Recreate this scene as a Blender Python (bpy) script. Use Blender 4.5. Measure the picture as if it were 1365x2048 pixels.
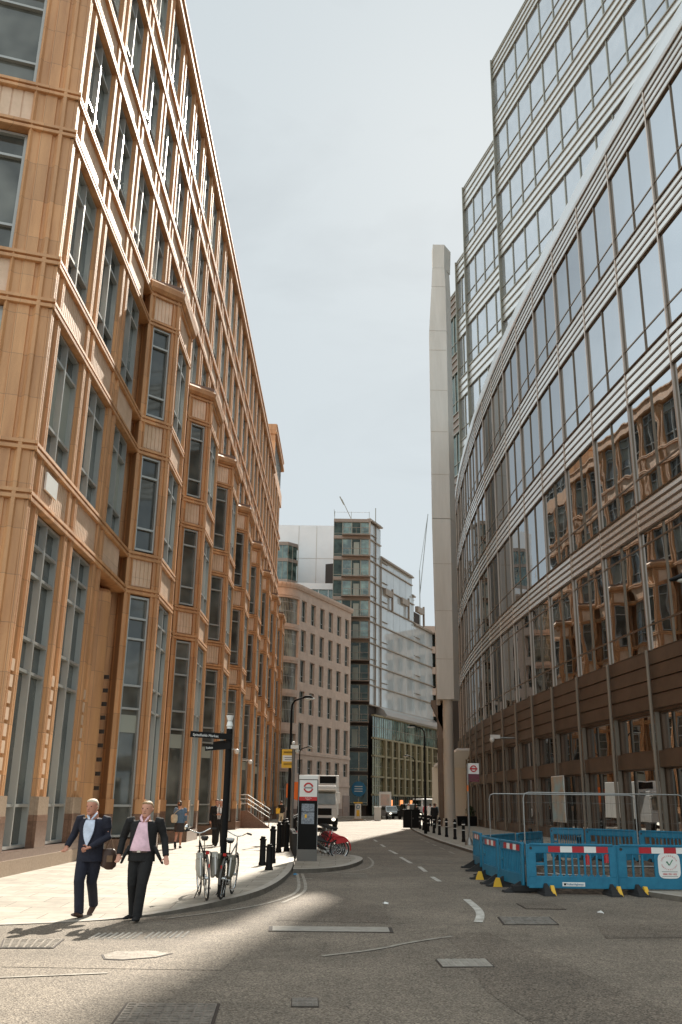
import bpy, math, random
from mathutils import Vector, Matrix
R=math.radians; random.seed(7)
SC=bpy.context.scene; COL=SC.collection
for o in list(bpy.data.objects): bpy.data.objects.remove(o)
# ---------------------------------------------------------------- camera
cd=bpy.data.cameras.new("camera"); cam=bpy.data.objects.new("camera",cd); COL.objects.link(cam)
PITCH=math.atan(581/1824)
cam.matrix_world=Matrix.Translation((0,0,1.75))@Matrix.Rotation(math.pi/2+PITCH,4,'X')@Matrix.Rotation(R(.9),4,'Z')
cd.sensor_fit='VERTICAL'; cd.sensor_height=36; cd.lens=1824/2048*36; cd.clip_end=3000; cd.clip_start=.1
SC.camera=cam
# ---------------------------------------------------------------- light
SUN_AZ,SUN_EL=R(10.75),R(40)
sd=Vector((math.sin(SUN_AZ)*math.cos(SUN_EL),math.cos(SUN_AZ)*math.cos(SUN_EL),math.sin(SUN_EL)))
sl=bpy.data.lights.new("sun",'SUN'); so=bpy.data.objects.new("sun",sl); COL.objects.link(so)
so.location=(0,0,60); so.rotation_euler=sd.to_track_quat('Z','Y').to_euler()
sl.energy=5.0; sl.angle=R(.5); sl.color=(1,.92,.8)
W=bpy.data.worlds.new("World"); SC.world=W; W.use_nodes=True
nt=W.node_tree; N=nt.nodes; L=nt.links; bg=N['Background']; bg.inputs[1].default_value=.1
sky=N.new('ShaderNodeTexSky'); sky.sky_type='NISHITA'; sky.sun_disc=False; sky.sun_elevation=SUN_EL; sky.sun_rotation=SUN_AZ
tc=N.new('ShaderNodeTexCoord'); mp=N.new('ShaderNodeMapping'); mp.inputs['Scale'].default_value=(1,1,2.6)
L.new(tc.outputs['Generated'],mp.inputs[0])
n1=N.new('ShaderNodeTexNoise'); n1.inputs['Scale'].default_value=2.3; n1.inputs['Detail'].default_value=7; n1.inputs['Roughness'].default_value=.55; n1.inputs['Distortion'].default_value=.4
L.new(mp.outputs[0],n1.inputs[0])
cr=N.new('ShaderNodeValToRGB'); e=cr.color_ramp.elements
e[0].position=.22; e[0].color=(.34,.40,.46,1); e[1].position=.52; e[1].color=(.69,.76,.785,1)
m1=cr.color_ramp.elements.new(.40); m1.color=(.64,.705,.73,1)
L.new(n1.outputs[0],cr.inputs[0])
mul=N.new('ShaderNodeVectorMath'); mul.operation='SCALE'; 
sx=N.new('ShaderNodeSeparateXYZ'); L.new(tc.outputs['Generated'],sx.inputs[0])
def mr_(sock,a,b,lo,hi):
    q=N.new('ShaderNodeMapRange'); q.interpolation_type='SMOOTHSTEP'; q.inputs[1].default_value=a; q.inputs[2].default_value=b; q.inputs[3].default_value=lo; q.inputs[4].default_value=hi; L.new(sock,q.inputs[0]); return q.outputs[0]
za=mr_(sx.outputs[2],.76,.97,4.65,8.5); yb=mr_(sx.outputs[1],.05,-.6,0,2.6); xb=mr_(sx.outputs[0],-.28,-.55,0,4.6); ad1=N.new('ShaderNodeMath'); ad1.operation='ADD'; L.new(za,ad1.inputs[0]); L.new(xb,ad1.inputs[1]); ad0=N.new('ShaderNodeMath'); ad0.operation='ADD'; L.new(ad1.outputs[0],ad0.inputs[0]); L.new(yb,ad0.inputs[1])  # sky brightened overhead, behind and left, out of view: added fill and reflections
L.new(ad0.outputs[0],mul.inputs['Scale']); L.new(cr.outputs[0],mul.inputs[0])
mx=N.new('ShaderNodeMix'); mx.data_type='RGBA'; mx.inputs[0].default_value=.95
L.new(sky.outputs[0],mx.inputs[6]); L.new(mul.outputs[0],mx.inputs[7]); L.new(mx.outputs[2],bg.inputs[0])
SC.view_settings.view_transform='Standard'; SC.view_settings.look='None'; SC.view_settings.exposure=.98; SC.view_settings.gamma=1
# ---------------------------------------------------------------- materials
def mat(name,col,rough=.7,metal=0,noise=None,bump=0,bscale=20,spec=.5,col2=None,nscale=3,emis=None,alpha=None,coat=0,tint=None,detail=6,vstreak=False,ior=None):
    m=bpy.data.materials.new(name); m.use_nodes=True; t=m.node_tree; b=t.nodes['Principled BSDF']
    b.inputs['Base Color'].default_value=(*col,1); b.inputs['Roughness'].default_value=rough; b.inputs['Metallic'].default_value=metal
    b.inputs['Specular IOR Level'].default_value=spec; b.inputs['Coat Weight'].default_value=coat
    if ior: b.inputs['IOR'].default_value=ior
    tcn=t.nodes.new('ShaderNodeTexCoord')
    if col2:
        nz=t.nodes.new('ShaderNodeTexNoise'); nz.inputs['Scale'].default_value=nscale; nz.inputs['Detail'].default_value=detail; nz.inputs['Roughness'].default_value=.65
        if vstreak:
            mpn=t.nodes.new('ShaderNodeMapping'); mpn.inputs['Scale'].default_value=(1,1,.12); t.links.new(tcn.outputs['Object'],mpn.inputs[0]); t.links.new(mpn.outputs[0],nz.inputs[0])
        else: t.links.new(tcn.outputs['Object'],nz.inputs[0])
        rp=t.nodes.new('ShaderNodeValToRGB'); rp.color_ramp.elements[0].position=.35; rp.color_ramp.elements[1].position=.66
        rp.color_ramp.elements[0].color=(*col,1); rp.color_ramp.elements[1].color=(*col2,1)
        t.links.new(nz.outputs[0],rp.inputs[0]); t.links.new(rp.outputs[0],b.inputs['Base Color'])
    if bump:
        nb=t.nodes.new('ShaderNodeTexNoise'); nb.inputs['Scale'].default_value=bscale; nb.inputs['Detail'].default_value=5
        t.links.new(tcn.outputs['Object'],nb.inputs[0]); bp=t.nodes.new('ShaderNodeBump'); bp.inputs['Strength'].default_value=bump; bp.inputs['Distance'].default_value=.02
        t.links.new(nb.outputs[0],bp.inputs['Height']); t.links.new(bp.outputs[0],b.inputs['Normal'])
    if emis: b.inputs['Emission Color'].default_value=(*emis[0],1); b.inputs['Emission Strength'].default_value=emis[1]
    return m
def glassmat(name,dark,refl,rough=.03,wave=.0,wscale=.6,ior=1.9,var=.5,rnd=(.45,1.7)):
    """dark tinted pane: dark interior under a strong mirror coat, gently wavy like float glass"""
    m=bpy.data.materials.new(name); m.use_nodes=True; t=m.node_tree; b=t.nodes['Principled BSDF']
    b.inputs['Roughness'].default_value=.5
    tcn=t.nodes.new('ShaderNodeTexCoord'); oi=t.nodes.new('ShaderNodeObjectInfo')
    nz=t.nodes.new('ShaderNodeTexNoise'); nz.inputs['Scale'].default_value=.9; nz.inputs['Detail'].default_value=2
    ad=t.nodes.new('ShaderNodeVectorMath'); ad.operation='ADD'; t.links.new(tcn.outputs['Object'],ad.inputs[0]); t.links.new(oi.outputs['Location'],ad.inputs[1]); t.links.new(ad.outputs[0],nz.inputs[0])
    rp=t.nodes.new('ShaderNodeValToRGB'); rp.color_ramp.elements[0].position=.35; rp.color_ramp.elements[1].position=.7
    rp.color_ramp.elements[0].color=(*[c*(1-var) for c in dark],1); rp.color_ramp.elements[1].color=(*[c*(1+var) for c in dark],1)
    t.links.new(nz.outputs[0],rp.inputs[0]); rv=t.nodes.new('ShaderNodeMapRange'); rv.inputs[3].default_value=rnd[0]; rv.inputs[4].default_value=rnd[1]; t.links.new(oi.outputs['Random'],rv.inputs[0]); vs_=t.nodes.new('ShaderNodeVectorMath'); vs_.operation='SCALE'; t.links.new(rp.outputs[0],vs_.inputs[0]); t.links.new(rv.outputs[0],vs_.inputs['Scale']); t.links.new(vs_.outputs[0],b.inputs['Base Color']); b.inputs['Specular IOR Level'].default_value=0
    g=t.nodes.new('ShaderNodeBsdfGlossy'); g.inputs['Color'].default_value=(*refl,1); g.inputs['Roughness'].default_value=rough
    fr=t.nodes.new('ShaderNodeFresnel'); fr.inputs['IOR'].default_value=ior
    ms=t.nodes.new('ShaderNodeMixShader'); t.links.new(fr.outputs[0],ms.inputs[0]); t.links.new(b.outputs[0],ms.inputs[1]); t.links.new(g.outputs[0],ms.inputs[2])
    if wave:
        nb=t.nodes.new('ShaderNodeTexNoise'); nb.inputs['Scale'].default_value=wscale; nb.inputs['Detail'].default_value=1.5; t.links.new(ad.outputs[0],nb.inputs[0])
        bp=t.nodes.new('ShaderNodeBump'); bp.inputs['Strength'].default_value=1; bp.inputs['Distance'].default_value=wave
        t.links.new(nb.outputs[0],bp.inputs['Height']); t.links.new(bp.outputs[0],g.inputs['Normal']); t.links.new(bp.outputs[0],fr.inputs['Normal'])
    t.links.new(ms.outputs[0],t.nodes['Material Output'].inputs[0]); return m
M={}
M['terra']=mat('terracotta',(.46,.213,.077),.64,spec=1.0,bump=.35,bscale=30,col2=(.68,.355,.146),nscale=1.9,vstreak=True)
M['spandrel']=mat('pale_terracotta',(.62,.42,.26),.62,spec=1.0,bump=.1,bscale=30,col2=(.80,.57,.40),nscale=1.1)
M['granite']=mat('brown_granite',(.16,.085,.055),.3,col2=(.25,.15,.10),nscale=14,bump=.05)
M['plinth']=mat('tan_granite',(.33,.24,.165),.5,col2=(.44,.33,.24),nscale=18,bump=.1)
M['frame']=mat('grey_window_frame',(.40,.41,.39),.32,.3)
M['glassL']=glassmat('grey_pane',(.085,.088,.078),(.8,.83,.82),.05,.006,.8,1.75)
M['glassR']=glassmat('bronze_pane',(.020,.014,.009),(.90,.95,1.0),.012,.010,.4,6.0,.6)
M['glassT']=glassmat('silver_pane',(.2,.21,.215),(.68,.71,.74),.03,.008,.3,7,.2,(.8,1.2))
M['glassD']=glassmat('green_black_pane',(.02,.03,.025),(.7,.8,.75),.04,.01,.5,1.5,.8)
M['glassM']=glassmat('mirror_pane',(.52,.56,.57),(.86,.89,.91),.06,.008,.3,3.2,.06,(.94,1.06))
M['bronze']=mat('bronze_metal',(.46,.37,.30),.30,.8,col2=(.54,.445,.37),nscale=.7,bump=.04,bscale=8)
M['bronze_dark']=mat('brown_metal',(.13,.082,.052),.38,.5,col2=(.18,.118,.078),nscale=.8)
M['fin']=mat('dark_line_metal',(.23,.175,.125),.35,.8)  # dark bronze of the louvre fins and window frames
M['louvre']=mat('silver_louvre',(.70,.67,.62),.24,.9,col2=(.78,.75,.70),nscale=.6,bump=.03,bscale=6)
M['coping']=mat('silver_coping',(.66,.67,.66),.28,.6)
M['gap']=mat('dark_gap',(.035,.024,.017),.7)
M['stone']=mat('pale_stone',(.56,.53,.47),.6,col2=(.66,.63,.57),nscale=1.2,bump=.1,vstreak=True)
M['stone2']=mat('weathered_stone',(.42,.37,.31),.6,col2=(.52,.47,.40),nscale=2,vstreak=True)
M['pink']=mat('pink_stone',(.55,.42,.34),.7,col2=(.63,.50,.41),nscale=1.5,bump=.1)
M['asphalt']=None
M['black']=mat('black_paint',(.007,.0065,.006),.6,spec=.15)
M['blackm']=mat('black_matt',(.018,.016,.014),.75,bump=.2,bscale=60)
M['steel']=mat('galvanised_steel',(.30,.30,.285),.42,.8)
M['greypole']=mat('grey_paint',(.14,.13,.115),.5)
M['chrome']=mat('chrome',(.7,.7,.68),.15,1)
M['white']=mat('white_paint',(.74,.73,.69),.45)
M['panel']=mat('white_panel',(.76,.76,.75),.5,col2=(.82,.82,.81),nscale=.3)
M['creamp']=mat('cream_panel',(.82,.77,.66),.6)
M['red']=mat('red_paint',(.50,.015,.015),.4)
M['redm']=mat('red_film',(.42,.012,.02),.35)
M['blue']=mat('blue_plastic',(.004,.125,.215),.45,col2=(.012,.175,.28),nscale=4,bump=.1,bscale=8)
M['yellow']=mat('yellow_paint',(.72,.42,.03),.5)
M['orange']=mat('orange_fabric',(.75,.16,.02),.6)
M['signblue']=mat('sign_blue',(.01,.15,.28),.5)
M['rubber']=mat('rubber',(.016,.015,.014),.8,bump=.3,bscale=30)
M['lens']=mat('tail_light',(.5,.015,.01),.3)
M['lamp']=mat('headlamp_glass',(.8,.78,.7),.15,emis=((1,.9,.7),1.2))
M['headoff']=mat('lamp_lens',(.55,.56,.52),.2)
M['greenish']=mat('pale_green_blind',(.33,.35,.30),.6)
M['skin']=mat('skin',(.55,.27,.18),.5); M['skin2']=mat('ruddy_skin',(.50,.225,.145),.5)
def fab(n,c,b=.25): return mat(n,c,.85,bump=.9 if b>.2 else .5,bscale=11,col2=tuple(min(1,x*1.35) for x in c),nscale=9)
def adv_asphalt(name,base,lo,hi,patch=True):
    m=bpy.data.materials.new(name); m.use_nodes=True; t=m.node_tree; b=t.nodes['Principled BSDF']; b.inputs['Roughness'].default_value=.75; b.inputs['Specular IOR Level'].default_value=.35
    tcn=t.nodes.new('ShaderNodeTexCoord')
    def nz(s,d,r=.6):
        n=t.nodes.new('ShaderNodeTexNoise'); n.inputs['Scale'].default_value=s; n.inputs['Detail'].default_value=d; n.inputs['Roughness'].default_value=r; t.links.new(tcn.outputs['Object'],n.inputs[0]); return n
    vo=t.nodes.new('ShaderNodeTexVoronoi'); vo.inputs['Scale'].default_value=62; t.links.new(tcn.outputs['Object'],vo.inputs[0])
    f=nz(45,3,.7); big=nz(.35,5,.6); mid=nz(3.5,5,.7)
    r1=t.nodes.new('ShaderNodeValToRGB'); r1.color_ramp.elements[0].position=.15; r1.color_ramp.elements[0].color=(*lo,1); r1.color_ramp.elements[1].position=.85; r1.color_ramp.elements[1].color=(*hi,1)
    t.links.new(vo.outputs['Color'],r1.inputs[0])
    def mixm(a,bn,fac,lo_,hi_):
        r=t.nodes.new('ShaderNodeMapRange'); r.inputs[1].default_value=.3; r.inputs[2].default_value=.7; r.inputs[3].default_value=lo_; r.inputs[4].default_value=hi_; t.links.new(bn.outputs[0],r.inputs[0])
        v=t.nodes.new('ShaderNodeVectorMath'); v.operation='SCALE'; t.links.new(a,v.inputs[0]); t.links.new(r.outputs[0],v.inputs['Scale']); return v.outputs[0]
    c=mixm(r1.outputs[0],f,0,.60,1.38); c=mixm(c,big,0,.70,1.25); c=mixm(c,mid,0,.86,1.14)
    if patch: # fine cracks
        vc=t.nodes.new('ShaderNodeTexVoronoi'); vc.feature='DISTANCE_TO_EDGE'; vc.inputs['Scale'].default_value=.55
        dn=nz(2.2,4); dv=t.nodes.new('ShaderNodeVectorMath'); dv.operation='SCALE'; dv.inputs['Scale'].default_value=.9; t.links.new(dn.outputs['Color'],dv.inputs[0])
        da=t.nodes.new('ShaderNodeVectorMath'); da.operation='ADD'; t.links.new(tcn.outputs['Object'],da.inputs[0]); t.links.new(dv.outputs[0],da.inputs[1]); t.links.new(da.outputs[0],vc.inputs[0])
        mr=t.nodes.new('ShaderNodeMapRange'); mr.inputs[1].default_value=.0; mr.inputs[2].default_value=.012; mr.inputs[3].default_value=.5; mr.inputs[4].default_value=1; t.links.new(vc.outputs[0],mr.inputs[0])
        gate=nz(.5,2); mg=t.nodes.new('ShaderNodeMapRange'); mg.inputs[1].default_value=.5; mg.inputs[2].default_value=.58; t.links.new(gate.outputs[0],mg.inputs[0])
        mm=t.nodes.new('ShaderNodeMix'); mm.data_type='FLOAT'; t.links.new(mg.outputs[0],mm.inputs[0]); mm.inputs[2].default_value=1; t.links.new(mr.outputs[0],mm.inputs[3])
        v=t.nodes.new('ShaderNodeVectorMath'); v.operation='SCALE'; t.links.new(c,v.inputs[0]); t.links.new(mm.outputs[0],v.inputs['Scale']); c=v.outputs[0]
    t.links.new(c,b.inputs['Base Color'])
    bp=t.nodes.new('ShaderNodeBump'); bp.inputs['Strength'].default_value=.8; bp.inputs['Distance'].default_value=.012; t.links.new(vo.outputs['Distance'],bp.inputs['Height']); t.links.new(bp.outputs[0],b.inputs['Normal'])
    return m
def joints(m,bw,rh,dark=.62,vary=.14):
    t=m.node_tree; b=t.nodes['Principled BSDF']; src=b.inputs['Base Color'].links[0].from_socket; tc_=t.nodes.new('ShaderNodeTexCoord'); s_=t.nodes.new('ShaderNodeSeparateXYZ'); t.links.new(tc_.outputs['Object'],s_.inputs[0])
    a_=t.nodes.new('ShaderNodeMath'); a_.operation='ADD'; t.links.new(s_.outputs[0],a_.inputs[0]); t.links.new(s_.outputs[1],a_.inputs[1]); c_=t.nodes.new('ShaderNodeCombineXYZ'); t.links.new(a_.outputs[0],c_.inputs[0]); t.links.new(s_.outputs[2],c_.inputs[1])
    br=t.nodes.new('ShaderNodeTexBrick'); t.links.new(c_.outputs[0],br.inputs[0]); br.offset=.0; br.inputs['Scale'].default_value=1; br.inputs['Brick Width'].default_value=bw; br.inputs['Row Height'].default_value=rh; br.inputs['Mortar Size'].default_value=.009
    br.inputs['Color1'].default_value=(1-vary,)*3+(1,); br.inputs['Color2'].default_value=(1+vary*.6,)*3+(1,); br.inputs['Mortar'].default_value=(dark,)*3+(1,)
    v=t.nodes.new('ShaderNodeVectorMath'); v.operation='MULTIPLY'; t.links.new(src,v.inputs[0]); t.links.new(br.outputs[0],v.inputs[1]); t.links.new(v.outputs[0],b.inputs['Base Color'])
joints(M['terra'],.97,1.1); joints(M['spandrel'],3.1,9,.7,.1); joints(M['granite'],1.5,.6,.6,.2); joints(M['plinth'],1.5,9,.7,.12); joints(M['pink'],1.2,.6,.8,.06)
M['asphalt']=adv_asphalt('asphalt',None,(.095,.076,.056),(.30,.250,.193))
M['asphalt2']=adv_asphalt('asphalt_patch',None,(.068,.053,.039),(.27,.222,.17),False)
M['dirt']=mat('dug_earth',(.045,.030,.020),.95,col2=(.13,.09,.06),nscale=6,bump=1,bscale=12)
def paving(name,c1,c2,mortar):
    m=bpy.data.materials.new(name); m.use_nodes=True; t=m.node_tree; b=t.nodes['Principled BSDF']; b.inputs['Roughness'].default_value=.7
    tcn=t.nodes.new('ShaderNodeTexCoord'); br=t.nodes.new('ShaderNodeTexBrick'); t.links.new(tcn.outputs['Object'],br.inputs[0])
    br.inputs['Color1'].default_value=(*c1,1); br.inputs['Color2'].default_value=(*c2,1); br.inputs['Mortar'].default_value=(*mortar,1)
    br.inputs['Scale'].default_value=1; br.inputs['Brick Width'].default_value=.9; br.inputs['Row Height'].default_value=.6; br.inputs['Mortar Size'].default_value=.008
    nz=t.nodes.new('ShaderNodeTexNoise'); nz.inputs['Scale'].default_value=2.2; nz.inputs['Detail'].default_value=8; nz.inputs['Roughness'].default_value=.7; t.links.new(tcn.outputs['Object'],nz.inputs[0])
    r=t.nodes.new('ShaderNodeMapRange'); r.inputs[1].default_value=.3; r.inputs[2].default_value=.7; r.inputs[3].default_value=.66; r.inputs[4].default_value=1.18; t.links.new(nz.outputs[0],r.inputs[0])
    v=t.nodes.new('ShaderNodeVectorMath'); v.operation='SCALE'; t.links.new(br.outputs[0],v.inputs[0]); t.links.new(r.outputs[0],v.inputs['Scale']); t.links.new(v.outputs[0],b.inputs['Base Color'])
    bp=t.nodes.new('ShaderNodeBump'); bp.inputs['Strength'].default_value=.4; bp.inputs['Distance'].default_value=.01; t.links.new(br.outputs['Fac'],bp.inputs['Height']); bp.invert=True; t.links.new(bp.outputs[0],b.inputs['Normal'])
    return m
M['paving']=paving('york_paving',(.30,.262,.205),(.37,.325,.262),(.14,.115,.085))
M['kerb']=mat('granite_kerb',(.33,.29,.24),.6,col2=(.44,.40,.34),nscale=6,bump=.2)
M['paint_road']=mat('worn_road_paint',(.30,.27,.22),.7,col2=(.66,.64,.58),nscale=5,detail=9)
M['paint_faint']=mat('faded_road_paint',(.20,.17,.135),.7,col2=(.38,.35,.29),nscale=7,detail=9)
M['iron']=mat('cast_iron',(.17,.15,.125),.45,.5,col2=(.30,.27,.23),nscale=9,bump=.4,bscale=40)
M['kerbface']=mat('shaded_kerb_face',(.10,.085,.068),.8,col2=(.16,.14,.11),nscale=5,bump=.3)  # outer kerb face turned from the sun: its shade is put into the colour
M['concrete']=mat('concrete_infill',(.26,.235,.20),.8,col2=(.36,.33,.28),nscale=8,bump=.3)
# ---------------------------------------------------------------- mesh helpers
class Seg:
    def __init__(s,p0,p1):
        s.p=Vector((p0[0],p0[1])); d=Vector((p1[0]-p0[0],p1[1]-p0[1])); s.L=d.length; s.t=d/s.L; s.n=Vector((s.t.y,-s.t.x))
    def P(s,a,n,z): q=s.p+s.t*a+s.n*n; return (q.x,q.y,z)
    def ang(s): return math.atan2(s.t.y,s.t.x)-math.pi/2
class Multi:
    def __init__(s): s.d={}
    def __getitem__(s,k): return s.d.setdefault(k,MB())
    def build(s,name,mats,parent,**kw): return [m.build(name,mats,parent,**kw) for m in s.d.values() if m.v]
class MB:
    def __init__(s): s.v=[];s.f=[];s.m=[]
    def add(s,vs,fs,m=0):
        b=len(s.v); s.v+= [tuple(q) for q in vs]; s.f+=[tuple(b+i for i in f) for f in fs]; s.m+=[m]*len(fs); return s
    def hexa(s,c,m=0): return s.add(c,[(0,3,2,1),(4,5,6,7),(0,1,5,4),(1,2,6,5),(2,3,7,6),(3,0,4,7)],m)
    def box(s,x0,x1,y0,y1,z0,z1,m=0):
        return s.hexa([(x0,y0,z0),(x1,y0,z0),(x1,y1,z0),(x0,y1,z0),(x0,y0,z1),(x1,y0,z1),(x1,y1,z1),(x0,y1,z1)],m)
    def sbox(s,g,a0,a1,n0,n1,z0,z1,m=0):
        return s.hexa([g.P(a0,n1,z0),g.P(a1,n1,z0),g.P(a1,n0,z0),g.P(a0,n0,z0),g.P(a0,n1,z1),g.P(a1,n1,z1),g.P(a1,n0,z1),g.P(a0,n0,z1)],m)
    def prism(s,poly,z0,z1,m=0,mt=None):
        n=len(poly); vs=[(p[0],p[1],z0) for p in poly]+[(p[0],p[1],z1) for p in poly]
        s.add(vs,[(i,(i+1)%n,n+(i+1)%n,n+i) for i in range(n)]+[tuple(range(n-1,-1,-1))],m)
        s.f.append(tuple(len(s.v)-n+i for i in range(n))); s.m.append(m if mt is None else mt); return s
    def sprism(s,g,prof,a,z0,z1,m=0):   # profile (s,n), vertical extrusion
        return s.prism([g.P(a+q[0],q[1],0)[:2] for q in prof],z0,z1,m)
    def sext(s,g,prof,a0,a1,z,m=0):     # profile (n,z), extruded along the wall
        n=len(prof); vs=[g.P(a0,q[0],z+q[1]) for q in prof]+[g.P(a1,q[0],z+q[1]) for q in prof]
        return s.add(vs,[(i,n+i,n+(i+1)%n,(i+1)%n) for i in range(n)]+[tuple(range(n)),tuple(range(2*n-1,n-1,-1))],m)
    def tube(s,pts,r,n=8,m=0,caps=True):
        pts=[Vector(p) for p in pts]; k=len(pts); rs=r if isinstance(r,(list,tuple)) else [r]*k; vs=[];ref=None
        for i,p in enumerate(pts):
            d=(pts[min(i+1,k-1)]-pts[max(i-1,0)]).normalized()
            if ref is None: ref=Vector((0,0,1)) if abs(d.z)<.9 else Vector((0,1,0))
            a=d.cross(ref).normalized(); b=d.cross(a).normalized(); ref=-b if False else ref
            ra,rb=rs[i] if isinstance(rs[i],(list,tuple)) else (rs[i],rs[i])
            for j in range(n):
                t=2*math.pi*j/n; vs.append(p+a*math.cos(t)*ra+b*math.sin(t)*rb)
        fs=[(i*n+j,i*n+(j+1)%n,(i+1)*n+(j+1)%n,(i+1)*n+j) for i in range(k-1) for j in range(n)]
        if caps: fs+=[tuple(range(n-1,-1,-1)),tuple((k-1)*n+j for j in range(n))]
        return s.add(vs,fs,m)
    def hloft(s,secs,n=16,m=0):         # sections (cx,cy,z,rx,ry)
        vs=[];k=len(secs)
        for cx,cy,z,rx,ry in secs:
            for j in range(n):
                t=2*math.pi*j/n; vs.append((cx+rx*math.cos(t),cy+ry*math.sin(t),z))
        fs=[(i*n+j,i*n+(j+1)%n,(i+1)*n+(j+1)%n,(i+1)*n+j) for i in range(k-1) for j in range(n)]+[tuple(range(n-1,-1,-1)),tuple((k-1)*n+j for j in range(n))]
        return s.add(vs,fs,m)
    def ball(s,c,rx,ry=None,rz=None,n=12,m=0):
        ry=ry or rx; rz=rz or rx
        return s.hloft([(c[0],c[1],c[2]-rz*math.cos(math.pi*(i+.05)/(8.1)),rx*math.sin(math.pi*(i+.05)/8.1),ry*math.sin(math.pi*(i+.05)/8.1)) for i in range(9)],n,m)
    def torus(s,c,Rr,r,axis='x',n=28,k=6,m=0,a0=0,a1=2*math.pi):
        pts=[]
        full=abs(a1-a0-2*math.pi)<1e-6
        for i in range(n+1):
            t=a0+(a1-a0)*i/n
            if axis=='x': pts.append((c[0],c[1]+Rr*math.cos(t),c[2]+Rr*math.sin(t)))
            elif axis=='y': pts.append((c[0]+Rr*math.cos(t),c[1],c[2]+Rr*math.sin(t)))
            else: pts.append((c[0]+Rr*math.cos(t),c[1]+Rr*math.sin(t),c[2]))
        vs=[]
        for i,p in enumerate(pts):
            t=a0+(a1-a0)*i/n; 
            rad={'x':Vector((0,math.cos(t),math.sin(t))),'y':Vector((math.cos(t),0,math.sin(t))),'z':Vector((math.cos(t),math.sin(t),0))}[axis]
            ax={'x':Vector((1,0,0)),'y':Vector((0,1,0)),'z':Vector((0,0,1))}[axis]
            for j in range(k):
                u=2*math.pi*j/k; vs.append(Vector(p)+rad*math.cos(u)*r+ax*math.sin(u)*r)
        return s.add(vs,[(i*k+j,i*k+(j+1)%k,(i+1)*k+(j+1)%k,(i+1)*k+j) for i in range(n) for j in range(k)],m)
    def mesh(s,name,mats):
        me=bpy.data.meshes.new(name); me.from_pydata(s.v,[],s.f)
        for m in (mats if isinstance(mats,(list,tuple)) else [mats]): me.materials.append(m)
        me.polygons.foreach_set('material_index',s.m)
        import bmesh; bm=bmesh.new(); bm.from_mesh(me); bmesh.ops.recalc_face_normals(bm,faces=bm.faces); bm.to_mesh(me); bm.free(); me.update(); return me
    def build(s,name,mats,parent=None,loc=(0,0,0),rz=0,smooth=False,bevel=0):
        me=s.mesh(name,mats); o=put(name,me,parent,loc,rz)
        if smooth:
            for p in me.polygons: p.use_smooth=True
            me.set_sharp_from_angle(angle=R(40)) if hasattr(me,'set_sharp_from_angle') else None
        if bevel:
            b=o.modifiers.new('bevel','BEVEL'); b.width=bevel; b.segments=2; b.limit_method='ANGLE'
        return o
def put(name,me,parent=None,loc=(0,0,0),rz=0):
    o=bpy.data.objects.new(name,me); COL.objects.link(o); o.location=loc; o.rotation_euler=(0,0,rz)
    if parent: o.parent=parent
    return o
def tag(o,label,cat,group=None):
    o['label']=label; o['category']=cat
    if group: o['group']=group
    return o
def struct(o): o['kind']='structure'; return o
def thing(name,label,cat,loc=(0,0,0),rz=0,group=None):
    return tag(put(name,None,None,loc,rz),label,cat,group)
def kids(o): return [c for c in bpy.data.objects if c.parent==o]
def copy_tree(o,parent=None,label=None,loc=None,rz=None):
    c=o.copy(); COL.objects.link(c)
    if parent: c.parent=parent
    for ch in kids(o): copy_tree(ch,c)
    if label: c['label']=label
    if loc is not None: c.location=loc
    if rz is not None: c.rotation_euler=(0,0,rz)
    return c
def text(s,size,mat_,parent,name='lettering',loc=(0,0,0),rot=(0,0,0),align='CENTER'):
    cu=bpy.data.curves.new('t','FONT'); cu.body=s; cu.size=size; cu.align_x=align; cu.align_y='CENTER'; cu.extrude=.002
    t=bpy.data.objects.new('t',cu); COL.objects.link(t); dg=bpy.context.evaluated_depsgraph_get(); me=bpy.data.meshes.new_from_object(t.evaluated_get(dg))
    bpy.data.objects.remove(t); bpy.data.curves.remove(cu); me.materials.clear(); me.materials.append(mat_)
    o=bpy.data.objects.new(name,me); COL.objects.link(o); o.location=loc; o.rotation_euler=rot; o.parent=parent; return o
# ---------------------------------------------------------------- ground
g=MB(); g.add([(-500,-300,0),(500,-300,0),(500,900,0),(-500,900,0)],[(0,1,2,3)]); struct(g.build('road',M['asphalt']))
KL=[(-30,4.5),(-14,10.6),(-8,12.9),(-4.77,14.2),(-3.19,15.1),(-2.31,16.36),(-1.71,17.8),(-1.32,19.86),(-1.13,23.0),(-1.12,26.3),(-1.35,32),(-1.6,38),(-2.0,50),(-2.43,63),(-3.4,82),(-5.2,93),(-8,98)]
def smooth_line(pts,it=2):
    for _ in range(it):
        q=[pts[0]]
        for a,b in zip(pts,pts[1:]): q+=[(a[0]*.75+b[0]*.25,a[1]*.75+b[1]*.25),(a[0]*.25+b[0]*.75,a[1]*.25+b[1]*.75)]
        pts=q+[pts[-1]]
    return pts
def offset(pts,d):
    out=[]
    for i,p in enumerate(pts):
        a=Vector(pts[max(i-1,0)]);b=Vector(pts[min(i+1,len(pts)-1)]);t=(b-a).normalized(); out.append((p[0]-t.y*d,p[1]+t.x*d))
    return out
def strip(mb,A,B,z0,z1,m=0):
    n=len(A)
    for i in range(n-1):
        mb.hexa([(*A[i],z0),(*A[i+1],z0),(*B[i+1],z0),(*B[i],z0),(*A[i],z1),(*A[i+1],z1),(*B[i+1],z1),(*B[i],z1)],m)
def ribbon(mb,A,B,z,m=0):
    n=len(A); mb.add([(*p,z) for p in A]+[(*p,z) for p in B],[(i,i+1,n+i+1,n+i) for i in range(n-1)],m)
KLs=smooth_line(KL)
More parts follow.
